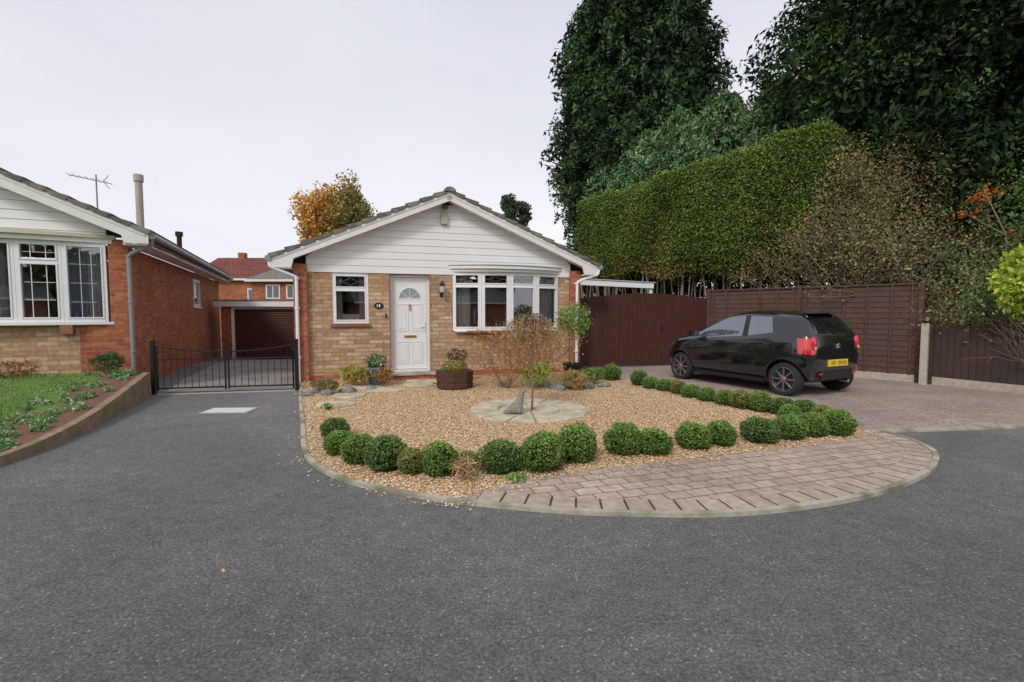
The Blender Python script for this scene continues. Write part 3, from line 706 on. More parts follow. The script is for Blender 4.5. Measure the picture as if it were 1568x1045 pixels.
# ------------------------------------------------------------------ left garden
kp=[(-4.5,-6),(-4.6,0),(-4.72,3),(-4.84,4.47),(-4.95,5.05),(-5.26,5.97),(-5.80,7.2),(-6.27,8.25)]
ck=catmull(kp,5)
kz=lambda y: .04+ max(0,min(1,(y-4.3)/3.9))**1.4*.32
vs=[];fs=[];nx=14
for (x,y) in ck:
    for i in range(nx):
        t=i/(nx-1); xx=x-.06-t*9*(t**.3); yy=y+ (-.3*t*4 if y>6 else 0)
        vs.append((xx,yy,min(kz(y)-.02+t*1.4*.35, .40)+.015*math.sin(xx*5+yy*7)))
for j in range(len(ck)-1):
    for i in range(nx-1): fs.append((j*nx+i,j*nx+i+1,(j+1)*nx+i+1,(j+1)*nx+i))
mb=MB(); mb.add(vs,fs,M_grass); lawn=mb.obj('front_lawn',None,0,True)
strip('garden_soil_border',ck,.05,.85,lambda p:kz(p[1])+.025,.05,M_soil)
strip('low_retaining_wall',ck,-.045,.05,lambda p:kz(p[1])+.05,lambda p:kz(p[1])+.1,noisy('weathered_brick',(.19,.125,.085),(.38,.29,.20),16,.9,.6,c3=(.19,.17,.09),s3=4))
ckA=np.array([p for p in ck if p[1]>3.0])
def along(n,w0,w1):
    i=rng.uniform(0,len(ckA)-1.001,n); a=i.astype(int); f=(i-a)[:,None]; p=ckA[a]*(1-f)+ckA[a+1]*f
    off=rng.uniform(w0,w1,n); p=np.stack([p[:,0]-off,p[:,1]-off*.15],1); return p
def clumps(centers, rad, h, per, zf):
    n=len(centers)*per; I=np.repeat(np.arange(len(centers)),per)
    d=rng.normal(size=(n,3)); d=unit(d); d[:,2]=abs(d[:,2]); rr=rad[I]*rng.uniform(.5,1,n)
    P=np.zeros((n,3)); P[:,0]=centers[I,0]+d[:,0]*rr; P[:,1]=centers[I,1]+d[:,1]*rr
    z0=np.array([zf(c) for c in centers]); P[:,2]=z0[I]+d[:,2]*h[I]*rng.uniform(.6,1,n); return P
c=along(85,.2,.95); P=clumps(c,rng.uniform(.06,.15,85),rng.uniform(.05,.12,85),170,lambda p:kz(p[1])+.03)
leaves('ground_cover_plants',P,rng.uniform(.022,.05,len(P)),pick([(.18,.31,.13),(.30,.40,.25),(.12,.22,.07),(.15,.27,.09)],len(P)),None,.7)
n=30000; x=rng.uniform(-9.5,-4.9,n); y=rng.uniform(3.2,8.0,n)
kx=np.interp(y,[p[1] for p in ck],[p[0] for p in ck]); m=x<kx-.8; x=x[m];y=y[m];kx=kx[m]
t=((kx-.06-x)/9)**(1/1.3); zz=np.minimum(np.array([kz(v) for v in y])-.02+t*.49,.40)
leaves('lawn_grass_blades',np.stack([x,y,zz+.02],1),rng.uniform(.04,.08,len(x)),pick([(.12,.24,.05),(.18,.30,.07),(.09,.18,.04),(.25,.29,.10)],len(x)),None,.15,np.tile([0,0,1.],(len(x),1)),.7)

# ------------------------------------------------------------------ generic plants
def shrub(name,x,y,z,r,h,nleaf,size,pal,twigs=14,twr=.006,aspect=.5,fill=.5,barkm=None,seed=1,lvl=1):
    e=empty(name,(x,y,z)); sr=random.Random(seed); mb=MB(); ends=[]
    for i in range(twigs):
        a=sr.uniform(0,6.28); q=sr.uniform(.15,1)*r
        branchy(mb,(math.cos(a)*r*.1,math.sin(a)*r*.1,0),(math.cos(a)*q,math.sin(a)*q,h*.8),h*.5,twr,lvl,barkm or M_bark,ends,sr,.5,4)
    mb.obj('stems',e)
    if nleaf:
        E=np.array(ends); n1=int(nleaf*(1-fill)); 
        P1=E[rng.integers(0,len(E),n1)]+rng.normal(size=(n1,3))*.07*h
        n2=nleaf-n1; d=unit(rng.normal(size=(n2,3))); rr=rng.uniform(.45,1,n2)**.6
        P2=np.stack([d[:,0]*r*rr,d[:,1]*r*rr,h*.55+d[:,2]*h*.45*rr],1)
        P=np.concatenate([P1,P2]); P[:,2]=np.abs(P[:,2])
        C=pick(pal,len(P))*(1+.35*wav(P,7/max(r,.2),seed))[:,None]
        leaves('leaves',P,size*rng.uniform(.6,1.4,len(P)),C,e,aspect)
    return e
def boxbush_mesh(i):
    n=4400; d=unit(rng.normal(size=(n,3))); rr=rng.uniform(.35,1.05,n)**.25
    P=d*rr[:,None]*(1+.17*wav(d*1.0,3.5,i+3)[:,None]+.09*wav(d,11,i+9)[:,None]); 
    P[:,2]=np.maximum(P[:,2]*.95,-.72)+.72
    pal=[(.11,.195,.04),(.16,.27,.055),(.22,.33,.075),(.07,.14,.028)]
    if i==3: pal=[(.18,.25,.055),(.25,.28,.08),(.28,.19,.07),(.11,.17,.035)]
    if i==1: pal=[(.085,.165,.045),(.12,.21,.06),(.16,.25,.075),(.06,.115,.03)]
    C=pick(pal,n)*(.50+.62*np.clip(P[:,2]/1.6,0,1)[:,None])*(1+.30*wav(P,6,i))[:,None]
    o=leaves('box_leaves',P,.12*rng.uniform(.7,1.3,n),C,None,.62)
    me=o.data; bpy.data.objects.remove(o)
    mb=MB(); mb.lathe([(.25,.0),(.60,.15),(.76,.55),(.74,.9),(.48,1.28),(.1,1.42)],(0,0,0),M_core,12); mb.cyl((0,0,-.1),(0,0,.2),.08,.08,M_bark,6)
    oo=mb.obj('core',None); m2=oo.data; bpy.data.objects.remove(oo)
    return me,m2
BM=[boxbush_mesh(i) for i in range(4)]
front=[(-2.02,5.45,.155),(-1.74,4.83,.15),(-1.45,4.52,.155),(-1.155,4.33,.175),(-.885,4.25,.145),(-.64,4.20,.165),(-.42,4.26,.12),(-.10,4.28,.18),(.277,4.33,.20),(.62,4.58,.19),(1.12,4.82,.185),(1.437,4.83,.165),(1.91,5.02,.17),(2.26,5.16,.155),(2.73,5.26,.185),(3.14,5.40,.18),(3.47,5.52,.155),(3.80,5.58,.18)]
right=[(2.49,9.4,.16),(2.6,9.0,.15),(2.78,8.72,.15),(2.9,8.4,.14),(3.0,8.03,.15),(3.14,7.72,.14),(3.27,7.4,.14),(3.42,7.14,.17),(3.58,6.9,.16),(3.76,6.66,.16),(3.95,6.48,.155),(4.0,6.14,.15),(3.55,6.1,.14),(2.1,10.15,.19)]
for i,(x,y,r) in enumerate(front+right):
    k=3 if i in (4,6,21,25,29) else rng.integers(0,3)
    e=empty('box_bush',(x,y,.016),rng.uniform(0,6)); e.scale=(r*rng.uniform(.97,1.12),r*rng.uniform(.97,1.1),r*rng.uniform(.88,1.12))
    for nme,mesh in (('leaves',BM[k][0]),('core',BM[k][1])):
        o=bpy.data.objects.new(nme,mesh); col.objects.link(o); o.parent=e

# ------------------------------------------------------------------ centre circle, statue, weeping tree
cx,cy=.25,6.97
mb=MB(); mb.lathe([(.88,0),(.88,.008)],(cx,cy,.012),M_gravel,40)
for (r0,r1,n,of) in ((.12,.44,8,.1),(.46,.86,14,.3)):
    for i in range(n):
        a0=of+6.283*i/n+.018/r1*1.2; a1=of+6.283*(i+1)/n-.018/r1*1.2
        pts=[(cx+r1*math.cos(a0+(a1-a0)*k/4),cy+r1*math.sin(a0+(a1-a0)*k/4)) for k in range(5)]+[(cx+r0*math.cos(a1+(a0-a1)*k/3),cy+r0*math.sin(a1+(a0-a1)*k/3)) for k in range(4)]
        mb.prism_z(pts,.018,.036+random.uniform(0,.008),M_stone)
mb.obj('stone_circle',None,.006)
st=bpy.data.meshes.new('stone_seal_statue')
vsx=[(0,0,.085),(-.09,0,.06),(-.17,0,.03),(-.22,0,.02),(.035,0,.16),(.055,0,.235),(.065,0,.30),(.085,0,.345),(.14,0,.375),(.05,.10,.025),(.05,-.10,.025)]
st.from_pydata(vsx,[(0,1),(1,2),(2,3),(0,4),(4,5),(5,6),(6,7),(7,8),(0,9),(0,10)],[]); so_=bpy.data.objects.new('stone_seal_statue',st); col.objects.link(so_)
sk=so_.modifiers.new('s','SKIN'); rad=[.095,.07,.045,.03,.085,.06,.045,.05,.022,.03,.03]
for i,r_ in enumerate(rad): st.skin_vertices[0].data[i].radius=(r_,r_)
st.skin_vertices[0].data[0].use_root=True
so_.modifiers.new('ss','SUBSURF').levels=2; so_.modifiers['ss'].render_levels=2; st.materials.append(M_aged); so_.location=(.07,6.62,.045); so_.rotation_euler=(0,0,R(8)); so_.scale=(.88,.88,.88)

M_wbark=noisy('brown_bark',(.16,.115,.08),(.28,.21,.15),30,.9,.4)
wt=empty('weeping_tree',(.29,6.95,.03)); mb=MB(); sr=random.Random(3)
mb.path([(0,0,0),(.012,0,.35),(-.005,.01,.75),(.01,0,1.12),(0,0,1.24)],.018,.015,M_wbark,10)
LP=[]
for i in range(70):
    a=sr.uniform(0,6.28); rr=sr.uniform(.10,.52); top=1.24+sr.uniform(-.06,.07); dl=sr.uniform(.3,.85); pts=[(0,0,1.2)]
    for k in range(1,9):
        t=k/8; ro=rr*(1-(1-t)**2.2)+.04*math.sin(k+i); zz=top+.10*math.sin(min(t*2.2,1)*math.pi)-dl*max(0,t-.2)**1.4
        pts.append((math.cos(a)*ro+sr.uniform(-.012,.012),math.sin(a)*ro+sr.uniform(-.012,.012),zz)); 
        if k>2: LP.append(pts[-1])
    mb.path(pts,.006,.0022,M_wbark,4)
mb.obj('trunk_and_branches',wt)
LP=np.array(LP); n=2300; P=LP[rng.integers(0,len(LP),n)]+rng.normal(size=(n,3))*.028
leaves('leaves',P,.038*rng.uniform(.6,1.3,n),pick([(.34,.18,.06),(.32,.29,.10),(.40,.14,.06),(.24,.23,.09),(.26,.15,.08)],n),wt,.5,np.tile([0,0,-1.],(n,1)),.8)

def slab(name,x,y,rx,ry,z=.016,h=.03,mat=M_stone,n=9,seed=0):
    sr=random.Random(seed); pts=[]
    for i in range(n):
        a=6.283*i/n; q=sr.uniform(.82,1.12); pts.append((x+rx*q*math.cos(a),y+ry*q*math.sin(a)))
    mb=MB(); mb.prism_z(pts,z,z+h,mat); return mb.obj(name,None,.008)
for i,(x,y,rx,ry) in enumerate(((-2.72,7.35,.30,.24),(-2.75,8.1,.30,.22),(-2.35,8.75,.38,.26),(-1.8,9.35,.38,.24),(-1.3,9.5,.3,.22),(-2.9,9.0,.25,.2),(-1.75,9.9,.45,.2))): slab('stepping_stone',x,y,rx,ry,seed=i)
def rock(x,y,r,seed):
    bm=bmesh.new(); bmesh.ops.create_icosphere(bm,subdivisions=2,radius=1)
    for v in bm.verts:
        q=1+.28*math.sin(v.co.x*3+seed)+.15*math.sin(v.co.y*5+seed*2); v.co=Vector((v.co.x*r*q,v.co.y*r*.7*q,max(v.co.z,-.3)*r*.5*q))
    me=bpy.data.meshes.new('rock'); bm.to_mesh(me); bm.free(); me.materials.append(M_slate)
    o=bpy.data.objects.new('rock',me); o.location=(x,y,.04); o.rotation_euler=(0,0,seed); col.objects.link(o)
for i,(x,y,r) in enumerate(((-3.45,8.55,.16),(-3.2,8.3,.13),(-2.95,8.55,.16),(-3.5,8.15,.11),(-2.6,8.85,.15),(.85,8.9,.16),(1.15,9.1,.18),(1.45,9.0,.14),(.6,9.2,.13),(1.75,9.2,.14),(-.2,9.3,.12))): rock(x,y,r,i+1)

G=[(.09,.18,.04),(.14,.24,.05),(.07,.13,.03)]
shrub('sedum_plant',-3.25,8.45,.02,.2,.25,700,.04,[(.18,.2,.06),(.3,.12,.08),(.12,.17,.05)],8,seed=2)
shrub('sedum_plant',-3.5,8.75,.02,.2,.22,600,.04,[(.2,.24,.08),(.34,.15,.1),(.12,.17,.05)],8,seed=3)
shrub('fern_plant',-2.95,9.2,.02,.3,.4,450,.10,[(.14,.24,.05),(.30,.28,.06),(.38,.17,.06)],12,seed=4,aspect=.25)
shrub('red_leaved_shrub',-2.5,9.3,.02,.2,.36,350,.07,[(.38,.07,.05),(.2,.25,.06)],8,seed=5,aspect=.35)
shrub('hosta_plant',-3.2,9.6,.02,.22,.35,260,.12,[(.2,.32,.07),(.34,.36,.1)],10,seed=6,aspect=.45)
shrub('autumn_shrub',-.12,9.05,.02,.62,.95,1900,.045,[(.36,.14,.06),(.40,.23,.09),(.24,.2,.07),(.42,.11,.07)],26,.006,fill=.3,seed=7,lvl=2,barkm=M_wbark)
shrub('autumn_shrub',.55,9.6,.02,.6,1.05,1900,.045,[(.34,.16,.06),(.27,.25,.09),(.38,.24,.09),(.4,.12,.06)],24,.006,fill=.3,seed=8,lvl=2,barkm=M_wbark)
shrub('lime_leaved_shrub',.45,9.0,.02,.3,.5,900,.05,[(.32,.40,.05),(.2,.32,.05)],10,seed=9)
shrub('ornamental_grass',1.15,8.85,.02,.26,.36,900,.15,[(.40,.23,.1),(.28,.26,.1),(.2,.24,.08)],10,seed=10,aspect=.08)
shrub('low_green_shrub',1.6,9.5,.02,.25,.34,900,.045,G,8,seed=11)
shrub('small_weed',.05,4.0,.02,.10,.07,110,.045,[(.12,.24,.05),(.2,.34,.1)],4,.003,seed=12,lvl=0)
shrub('dry_grass_tuft',-.40,4.02,.02,.12,.22,220,.09,[(.44,.34,.18),(.3,.2,.1)],6,.003,seed=13,aspect=.08,lvl=0)
shrub('small_weed',-2.7,7.0,.02,.1,.09,120,.04,G,4,.003,seed=14,lvl=0)
shrub('evergreen_shrub',-6.9,8.2,.38,.26,.38,1400,.04,[(.035,.08,.025),(.07,.13,.04)],8,seed=15)
shrub('red_bark_shrub',-7.9,7.6,.38,.35,.3,500,.05,[(.3,.12,.06),(.2,.16,.06)],10,seed=16)

def pot(name,x,y,r,h,mat,plant=None):
    e=empty(name,(x,y,.016)); mb=MB(); mb.lathe([(r*.62,0),(r*.8,h*.35),(r*.95,h*.85),(r*1.05,h*.88),(r*1.05,h),(r*.9,h),(r*.88,h*.9)],(0,0,0),mat,24); mb.obj('pot',e,0,True)
    mb=MB(); mb.lathe([(r*.85,h*.88),(r*.85,h*.9)],(0,0,0),M_soil,16); mb.obj('compost',e); return e
def potleaf(e,z,r,h,n,size,pal,aspect=.5):
    d=unit(rng.normal(size=(n,3))); q=rng.uniform(.3,1,n)**.5
    P=np.stack([d[:,0]*r*q,d[:,1]*r*q,z+h*.5+d[:,2]*h*.5*q],1); leaves('foliage',P,size*rng.uniform(.6,1.4,n),pick(pal,n),e,aspect)
e=pot('teal_plant_pot',-2.67,9.45,.20,.36,M_teal); potleaf(e,.34,.22,.28,600,.055,[(.05,.11,.04),(.1,.18,.06),(.5,.5,.5),(.08,.15,.04)])
pl=empty('octagonal_planter',(-1.08,9.05,.016)); mb=MB()
mb.lathe([(.33,0),(.35,.33),(.30,.33),(.29,.27)],(0,0,0),M_planter,8)
for z in (.03,.14,.25):
    mb.lathe([(.345+.02*z,z),(.35+.02*z,z+.085)],(0,0,0),M_planter,8)
mb.obj('tub',pl,.006)
potleaf(pl,.27,.26,.26,800,.05,[(.08,.16,.04),(.16,.28,.06),(.45,.2,.05),(.28,.3,.09)])
pl2=pot('grey_plant_pot',-1.12,9.75,.16,.42,M_slate); potleaf(pl2,.42,.22,.30,800,.055,[(.07,.13,.05),(.1,.17,.06),(.35,.25,.25),(.4,.08,.08)])
pl3=pot('black_plant_pot',1.27,10.1,.20,.36,M_blackpl)
mb=MB(); mb.path([(0,0,.3),(.01,0,.6),(0,.0,1.15)],.016,.013,M_greybark,7); mb.obj('stem',pl3)
n=1700; d=unit(rng.normal(size=(n,3))); q=rng.uniform(.25,1.15,n)**.6; P=d*.36*q[:,None]*(1+.2*wav(d,3,2))[:,None]+np.array([0,0,1.27])
leaves('ball_foliage',P,.065*rng.uniform(.6,1.3,n),pick([(.09,.18,.04),(.16,.27,.06),(.25,.34,.1)],n)*(1+.4*wav(P,9,4))[:,None],pl3,.45)

# ------------------------------------------------------------------ wrought iron gate
g=empty('iron_driveway_gate',(-6.28,8.42,0),math.atan2(.48,2.30)); L=math.hypot(2.3,.48); mb=MB()
mb.box(-.03,.03,-.03,.03,0,.95,M_iron); mb.box(L-.03,L+.03,-.03,.03,0,.95,M_iron)
h=L/2
for a,b in ((.05,h-.015),(h+.015,L-.05)):
    mb.box(a,a+.025,-.012,.012,.06,.86,M_iron); mb.box(b-.025,b,-.012,.012,.05,.74,M_iron)
    mb.box(a,b,-.01,.01,.09,.115,M_iron); mb.box(a,b,-.01,.01,.60,.62,M_iron)
    rev=(a>h-.1)
    if rev: mb.box(b-.025,b,-.012,.012,.06,.861,M_iron)
    pts=[(a+(b-a)*k/10,0,(.74+.11*((k/10 if rev else 1-k/10)**2))) for k in range(11)]; mb.path(pts,.011,.011,M_iron,6)
    nbr=10
    for k in range(1,nbr):
        x=a+(b-a)*k/nbr; zt_=.74+.11*((k/nbr if rev else 1-k/nbr)**2); mb.cyl((x,0,.1),(x,0,zt_),.006,.006,M_iron,6)
mb.obj('gate_leaves',g)
strip('gate_threshold',[(-6.2,8.36),(-4.0,8.84)],-.03,.03,.012,.03,M_conc)

# ------------------------------------------------------------------ fences & timber gate
def fence(name,A,B,h,mat,style,z0=0,postm=None,gb=True,seed=1):
    A=Vector((*A,0)); B=Vector((*B,0)); L=(B-A).length; e=empty(name,(A.x,A.y,z0),math.atan2(B.y-A.y,B.x-A.x)); mb=MB(); sr=random.Random(seed)
    npn=max(1,round(L/1.85)); pw=L/npn
    for i in range(npn):
        x0=i*pw
        mb.box(x0-.045,x0+.045,-.045,.045,0,h+.05,postm or mat)
        b0=.0
        if gb: mb.box(x0+.046,x0+pw-.046,-.025,.02,0,.16,M_conc); b0=.165
        if style=='h':
            z=b0
            while z<h-.05:
                mb.add([(x0+.05,-.02,z),(x0+pw-.05,-.02,z),(x0+pw-.05,-.006,z+.125),(x0+.05,-.006,z+.125),(x0+.05,.0,z),(x0+pw-.05,.0,z),(x0+pw-.05,.002,z+.125),(x0+.05,.002,z+.125)],[(0,1,2,3),(4,7,6,5),(0,4,5,1),(1,5,6,2),(2,6,7,3),(3,7,4,0)],mat); z+=.115
            for f in (.04,.2,.4,.6,.8,.96): xx=x0+.05+(pw-.1)*f; mb.box(xx-.02,xx+.02,-.045,-.021,b0,h-.02,mat)
            mb.box(x0+.046,x0+pw-.046,-.05,.03,h-.02,h+.02,mat)
        else:
            x=x0+.05
            while x<x0+pw-.05:
                w=min(.11,x0+pw-.047-x); q=sr.uniform(-.006,.006)
                mb.box(x,x+w-.006,-.02+q,-.002+q,b0,h+sr.uniform(-.006,.006),mat); x+=.11
            mb.box(x0+.046,x0+pw-.046,-.0,.04,h-.3,h-.24,mat)
            mb.box(x0+.046,x0+pw-.046,-.03,.045,h+.008,h+.035,mat)
    mb.box(L-.045,L+.045,-.045,.045,0,h+.05,postm or mat)
    mb.obj('boards_and_posts',e,.003); return e
fence('timber_fence',(5.35,13.15),(8.27,9.80),2.02,M_fence,'h')
fence('low_timber_fence',(8.36,9.62),(9.9,6.6),1.16,M_fence2,'v',gb=True)
mb=MB(); mb.box(-.06,.06,-.06,.06,0,1.22,M_conc); mb.obj('concrete_post',None,.01,loc=(8.17,9.55,0),rotz=R(-50))
tg=empty('timber_double_gate',(1.75,12.35,0),math.atan2(.85,3.55)); L=math.hypot(.85,3.55); mb=MB(); x=0; h2=L/2
while x<L-.02:
    w=min(.118,L-x)
    t=(x/h2 if x<h2 else 2-x/h2); ht=1.80+.14*math.sin(max(0,min(1,t))*math.pi/2)
    mb.box(x,x+w-.007,-.02,.0,.05,ht,M_gatewood); x+=.12
for z in (.35,1.6): mb.box(0.02,h2-.02,.001,.04,z,z+.1,M_gatewood); mb.box(h2+.02,L-.02,.001,.04,z,z+.1,M_gatewood)
for xx in (-.06,L+.06): mb.box(xx-.05,xx+.05,-.05,.05,0,2.0,M_gatewood)
mb.box(L*.62,L*.64,-.04,-.02,.95,1.1,M_blackpl)
mb.obj('gate_boards',tg,.003)
mb=MB(); mb.prism_y([(0,0),(2.3,-.10),(2.3,.05),(0,.16)],0,.05,M_white); mb.prism_y([(0,.165),(2.35,.055),(2.35,.075),(0,.19)],-.03,2.5,M_lightbit)
for x in (.1,2.2): mb.box(x,x+.08,.05,.12,-2.2,-.05,M_white); 
mb.obj('white_carport',None,loc=(1.75,13.7,2.22),rotz=R(4))

# ------------------------------------------------------------------ hedge
he=empty('tall_clipped_hedge',(0,0,0)); A=np.array([7.5,11.8]); d=np.array([-.537,.843]); bk=np.array([.843,.537]); HL=9.2
def hpos(t,w,z): return np.stack([A[0]+d[0]*t+bk[0]*w, A[1]+d[1]*t+bk[1]*w, z],1)
ztp=lambda t: 6.02-.03*t+.06*np.sin(t*1.7)+.035*np.sin(t*5.1+1); zbt=lambda t: 2.30+.07*t+.12*np.sin(t*2.3)
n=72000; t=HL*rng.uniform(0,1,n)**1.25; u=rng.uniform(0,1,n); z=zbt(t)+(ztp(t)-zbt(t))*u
base=np.stack([t,np.zeros(n),z],1); wv=wav(base,1.4,5)*.14+wav(base,6,6)*.04
edge=np.clip((u-.92)/.08,0,1)**2*.18; low=np.clip((.14-u)/.14,0,1)*rng.uniform(-.1,.6,n)
near=np.clip((.6-t)/.6,0,1)**2*.45
P=hpos(t,wv+edge+low+near+rng.uniform(-.05,.13,n),z-low*.5*rng.uniform(0,1,n)-near*.3*u)
c=pick([(.072,.122,.026),(.100,.160,.035),(.05,.092,.021),(.135,.188,.044)],n)*(1+.42*wav(base,2.2,8))[:,None]*(.70+.36*u)[:,None]  # light on the upper hedge put into the colour: leaves lighten with height
yl=wav(base,1.1,21)>.35; c[yl]*=np.array([1.35,1.15,1.0])
br=(wav(base*np.array([1,1,.7]),1.3,12)+.25*rng.normal(size=n))+.25*(u<.12)>.62; c[br]=pick([(.24,.13,.045),(.19,.15,.05),(.14,.13,.045)],br.sum())
n2=16000; t2=rng.uniform(.1,HL,n2); w2=rng.uniform(0,1.6,n2); P2=hpos(t2,w2,ztp(t2)+.03*wav(np.stack([t2,w2,w2*0],1),5,3)+rng.uniform(-.08,.09,n2)); c2=pick([(.11,.18,.04),(.14,.215,.05)],n2)
n3=10000; w3=rng.uniform(.3,1.7,n3); z3=rng.uniform(2.2,5.9,n3); P3=hpos(rng.uniform(-.1,.3,n3),w3,z3); c3=pick([(.08,.14,.035),(.06,.11,.03),(.15,.13,.05)],n3)
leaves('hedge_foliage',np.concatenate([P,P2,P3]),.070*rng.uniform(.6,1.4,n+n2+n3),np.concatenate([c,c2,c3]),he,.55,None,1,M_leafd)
mb=MB(); vs=[]
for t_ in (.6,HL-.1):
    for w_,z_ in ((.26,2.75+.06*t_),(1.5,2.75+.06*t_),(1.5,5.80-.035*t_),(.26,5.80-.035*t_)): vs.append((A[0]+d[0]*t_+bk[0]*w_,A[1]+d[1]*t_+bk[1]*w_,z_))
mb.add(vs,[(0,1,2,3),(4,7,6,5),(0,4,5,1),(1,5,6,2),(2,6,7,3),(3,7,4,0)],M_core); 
sr=random.Random(4)
for i in range(85):
    t_=sr.uniform(0,HL); w_=sr.uniform(.2,.9); b=(A[0]+d[0]*t_+bk[0]*w_,A[1]+d[1]*t_+bk[1]*w_); s1=sr.uniform(-.6,.6); s2=sr.uniform(-.25,.05)
    top=(b[0]+d[0]*s1+bk[0]*s2,b[1]+d[1]*s1+bk[1]*s2,3.3+.05*t_); mb.path([(b[0],b[1],-.5),((b[0]*.6+top[0]*.4)+sr.uniform(-.1,.1),b[1]*.6+top[1]*.4,1.6),top],sr.uniform(.02,.045),.014,M_greybark if i%3==0 else M_bark,5)
mb.obj('stems_and_core',he)
n=34000; t=rng.uniform(-2.5,HL+1,n); w_=rng.uniform(1.0,2.2,n); z=rng.uniform(0,3.8,n); P=hpos(t,w_,z)
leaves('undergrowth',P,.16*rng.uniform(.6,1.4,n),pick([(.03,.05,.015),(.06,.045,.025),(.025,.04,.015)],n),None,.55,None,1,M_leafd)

# ------------------------------------------------------------------ big trees
DG=[(.040,.074,.036),(.054,.096,.046),(.074,.124,.056),(.030,.056,.029)]
def p1(z):
    return np.interp(z,[3,6.5,9.5,13,16,19,20.5],[2.8,3.4,4.15,3.8,2.9,1.3,.2])
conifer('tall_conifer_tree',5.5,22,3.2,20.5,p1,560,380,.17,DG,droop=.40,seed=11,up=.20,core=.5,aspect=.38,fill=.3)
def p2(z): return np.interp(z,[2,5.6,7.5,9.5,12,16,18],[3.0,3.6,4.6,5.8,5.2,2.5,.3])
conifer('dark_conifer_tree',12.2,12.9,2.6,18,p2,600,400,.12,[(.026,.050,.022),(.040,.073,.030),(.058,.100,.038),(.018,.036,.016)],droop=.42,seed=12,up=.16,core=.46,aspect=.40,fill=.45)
LG=[(.115,.205,.095),(.155,.265,.12),(.20,.315,.145),(.085,.155,.07)]
for i,(x,y,H,r) in enumerate(((4.2,19.9,8.3,1.6),(5.2,18.8,8.9,1.7),(6.1,17.8,9.3,1.8),(7.2,16.7,9.4,1.9),(8.4,15.7,9.3,1.9),(9.6,15.2,9.6,1.9))):
    conifer('feathery_conifer_tree',x,y,3.0,H,lambda z,H=H,r=r: r*min(1,max(.04,(H-z)/(H-6)))**.65,190,150,.13,LG,droop=.12,seed=20+i,up=.5,core=.45,aspect=.3,jit=.8,fill=.2)

def broadleaf(name,x,y,z0,trunk,R3,nl,size,pal,seed,clump=34,palfn=None):
    e=empty(name,(x,y,z0)); sr=random.Random(seed); mb=MB(); ends=[]
    mb.path([(0,0,0),(.1,0,trunk*.5),(0,0,trunk)],.22,.14,M_bark,8)
    for i in range(6):
        a=i*1.05+sr.uniform(-.3,.3); branchy(mb,(0,0,trunk*.9),(math.cos(a)*.6,math.sin(a)*.6,1),R3[2]*.5,.08,2,M_bark,ends,sr,.45,5)
    mb.obj('trunk_and_limbs',e)
    cz=trunk+R3[2]*.8; r=np.random.default_rng(seed); cc=unit(r.normal(size=(clump,3)))*r.uniform(.2,1,clump)[:,None]**.5
    I=r.integers(0,clump,nl); P=(cc[I]*.78+unit(r.normal(size=(nl,3)))*(r.uniform(0,1,nl)**.4*.27)[:,None])*np.array(R3)+np.array([0,0,cz])
    C=pick(pal,nl)*r.uniform(.7,1.3,clump)[I][:,None]
    if palfn: C=palfn(P,C)
    leaves('leaves',P,size*rng.uniform(.6,1.4,nl),C,e,.6); return e
def aut(P,C):
    m=(P[:,0]+.6*wav(P,1.5,2)+.35*rng.normal(size=len(P)))>.35; C=C.copy(); C[m]=pick([(.20,.20,.05),(.28,.22,.06),(.13,.16,.05)],m.sum()); return C
broadleaf('autumn_tree',-9.0,25,-.5,4.0,(2.3,2.2,2.9),20000,.16,[(.46,.22,.04),(.54,.31,.06),(.34,.15,.04),(.42,.27,.06)],31,clump=90,palfn=aut)
broadleaf('dark_pine_tree',.2,40,-.5,8.9,(1.6,1.6,1.6),5000,.22,[(.04,.065,.035),(.06,.09,.045)],32,clump=30)
def baretree(name,x,y,h,seed,lean=0):
    e=empty(name,(x,y,-.5)); mb=MB(); ends=[]; sr=random.Random(seed); branchy(mb,(0,0,0),(lean,0,1),h*.42,.07,5,M_greybark,ends,sr,.55,6); mb.obj('trunk_and_branches',e); return e
baretree('bare_tree',3.4,33,6.2,8,.05); baretree('bare_tree',-19.0,44,6.5,9)

def scrub(name,c,rad,nl,size,pal,seed,nbr=14,bm=M_bark,lvl=3,br=.03,z0=-.0,len_=1.1,w=None,zmin=0.0,sp=.6):
    e=empty(name,(c[0],c[1],0)); sr=random.Random(seed); mb=MB(); ends=[]
    for i in range(nbr):
        a=sr.uniform(0,6.28); q=sr.uniform(0,.5)
        branchy(mb,(math.cos(a)*rad[0]*q,math.sin(a)*rad[1]*q,z0),(math.cos(a)*.35,math.sin(a)*.35,1),len_,br,lvl,bm,ends,sr,sp,5)
    mb.obj('branches',e)
    E=np.array(ends); E=E[E[:,2]>.6]; r=np.random.default_rng(seed)
    k=int(nl*.45); P1=E[r.integers(0,len(E),k)]+r.normal(size=(k,3))*.14
    cc=unit(r.normal(size=(60,3)))*r.uniform(.2,1,60)[:,None]**.5; I=r.integers(0,60,nl-k)
    P2=(cc[I]*.82+unit(r.normal(size=(nl-k,3)))*(r.uniform(0,1,nl-k)**.5*.28)[:,None])*np.array(rad)+np.array([0,0,c[2]])
    P=np.concatenate([P1,P2]); C=pick(pal,nl,w)*(1+.35*wav(P,2.2,seed))[:,None]; P[:,2]=np.abs(P[:,2])
    kk=P[:,2]>zmin+r.uniform(0,.4,nl); P=P[kk]; C=C[kk]
    leaves('leaves',P,size*r.uniform(.6,1.4,len(P)),C,e,.6,None,1,M_leafd); return e
OL=[(.16,.145,.065),(.20,.175,.085),(.12,.14,.055),(.25,.17,.09),(.09,.115,.045)]
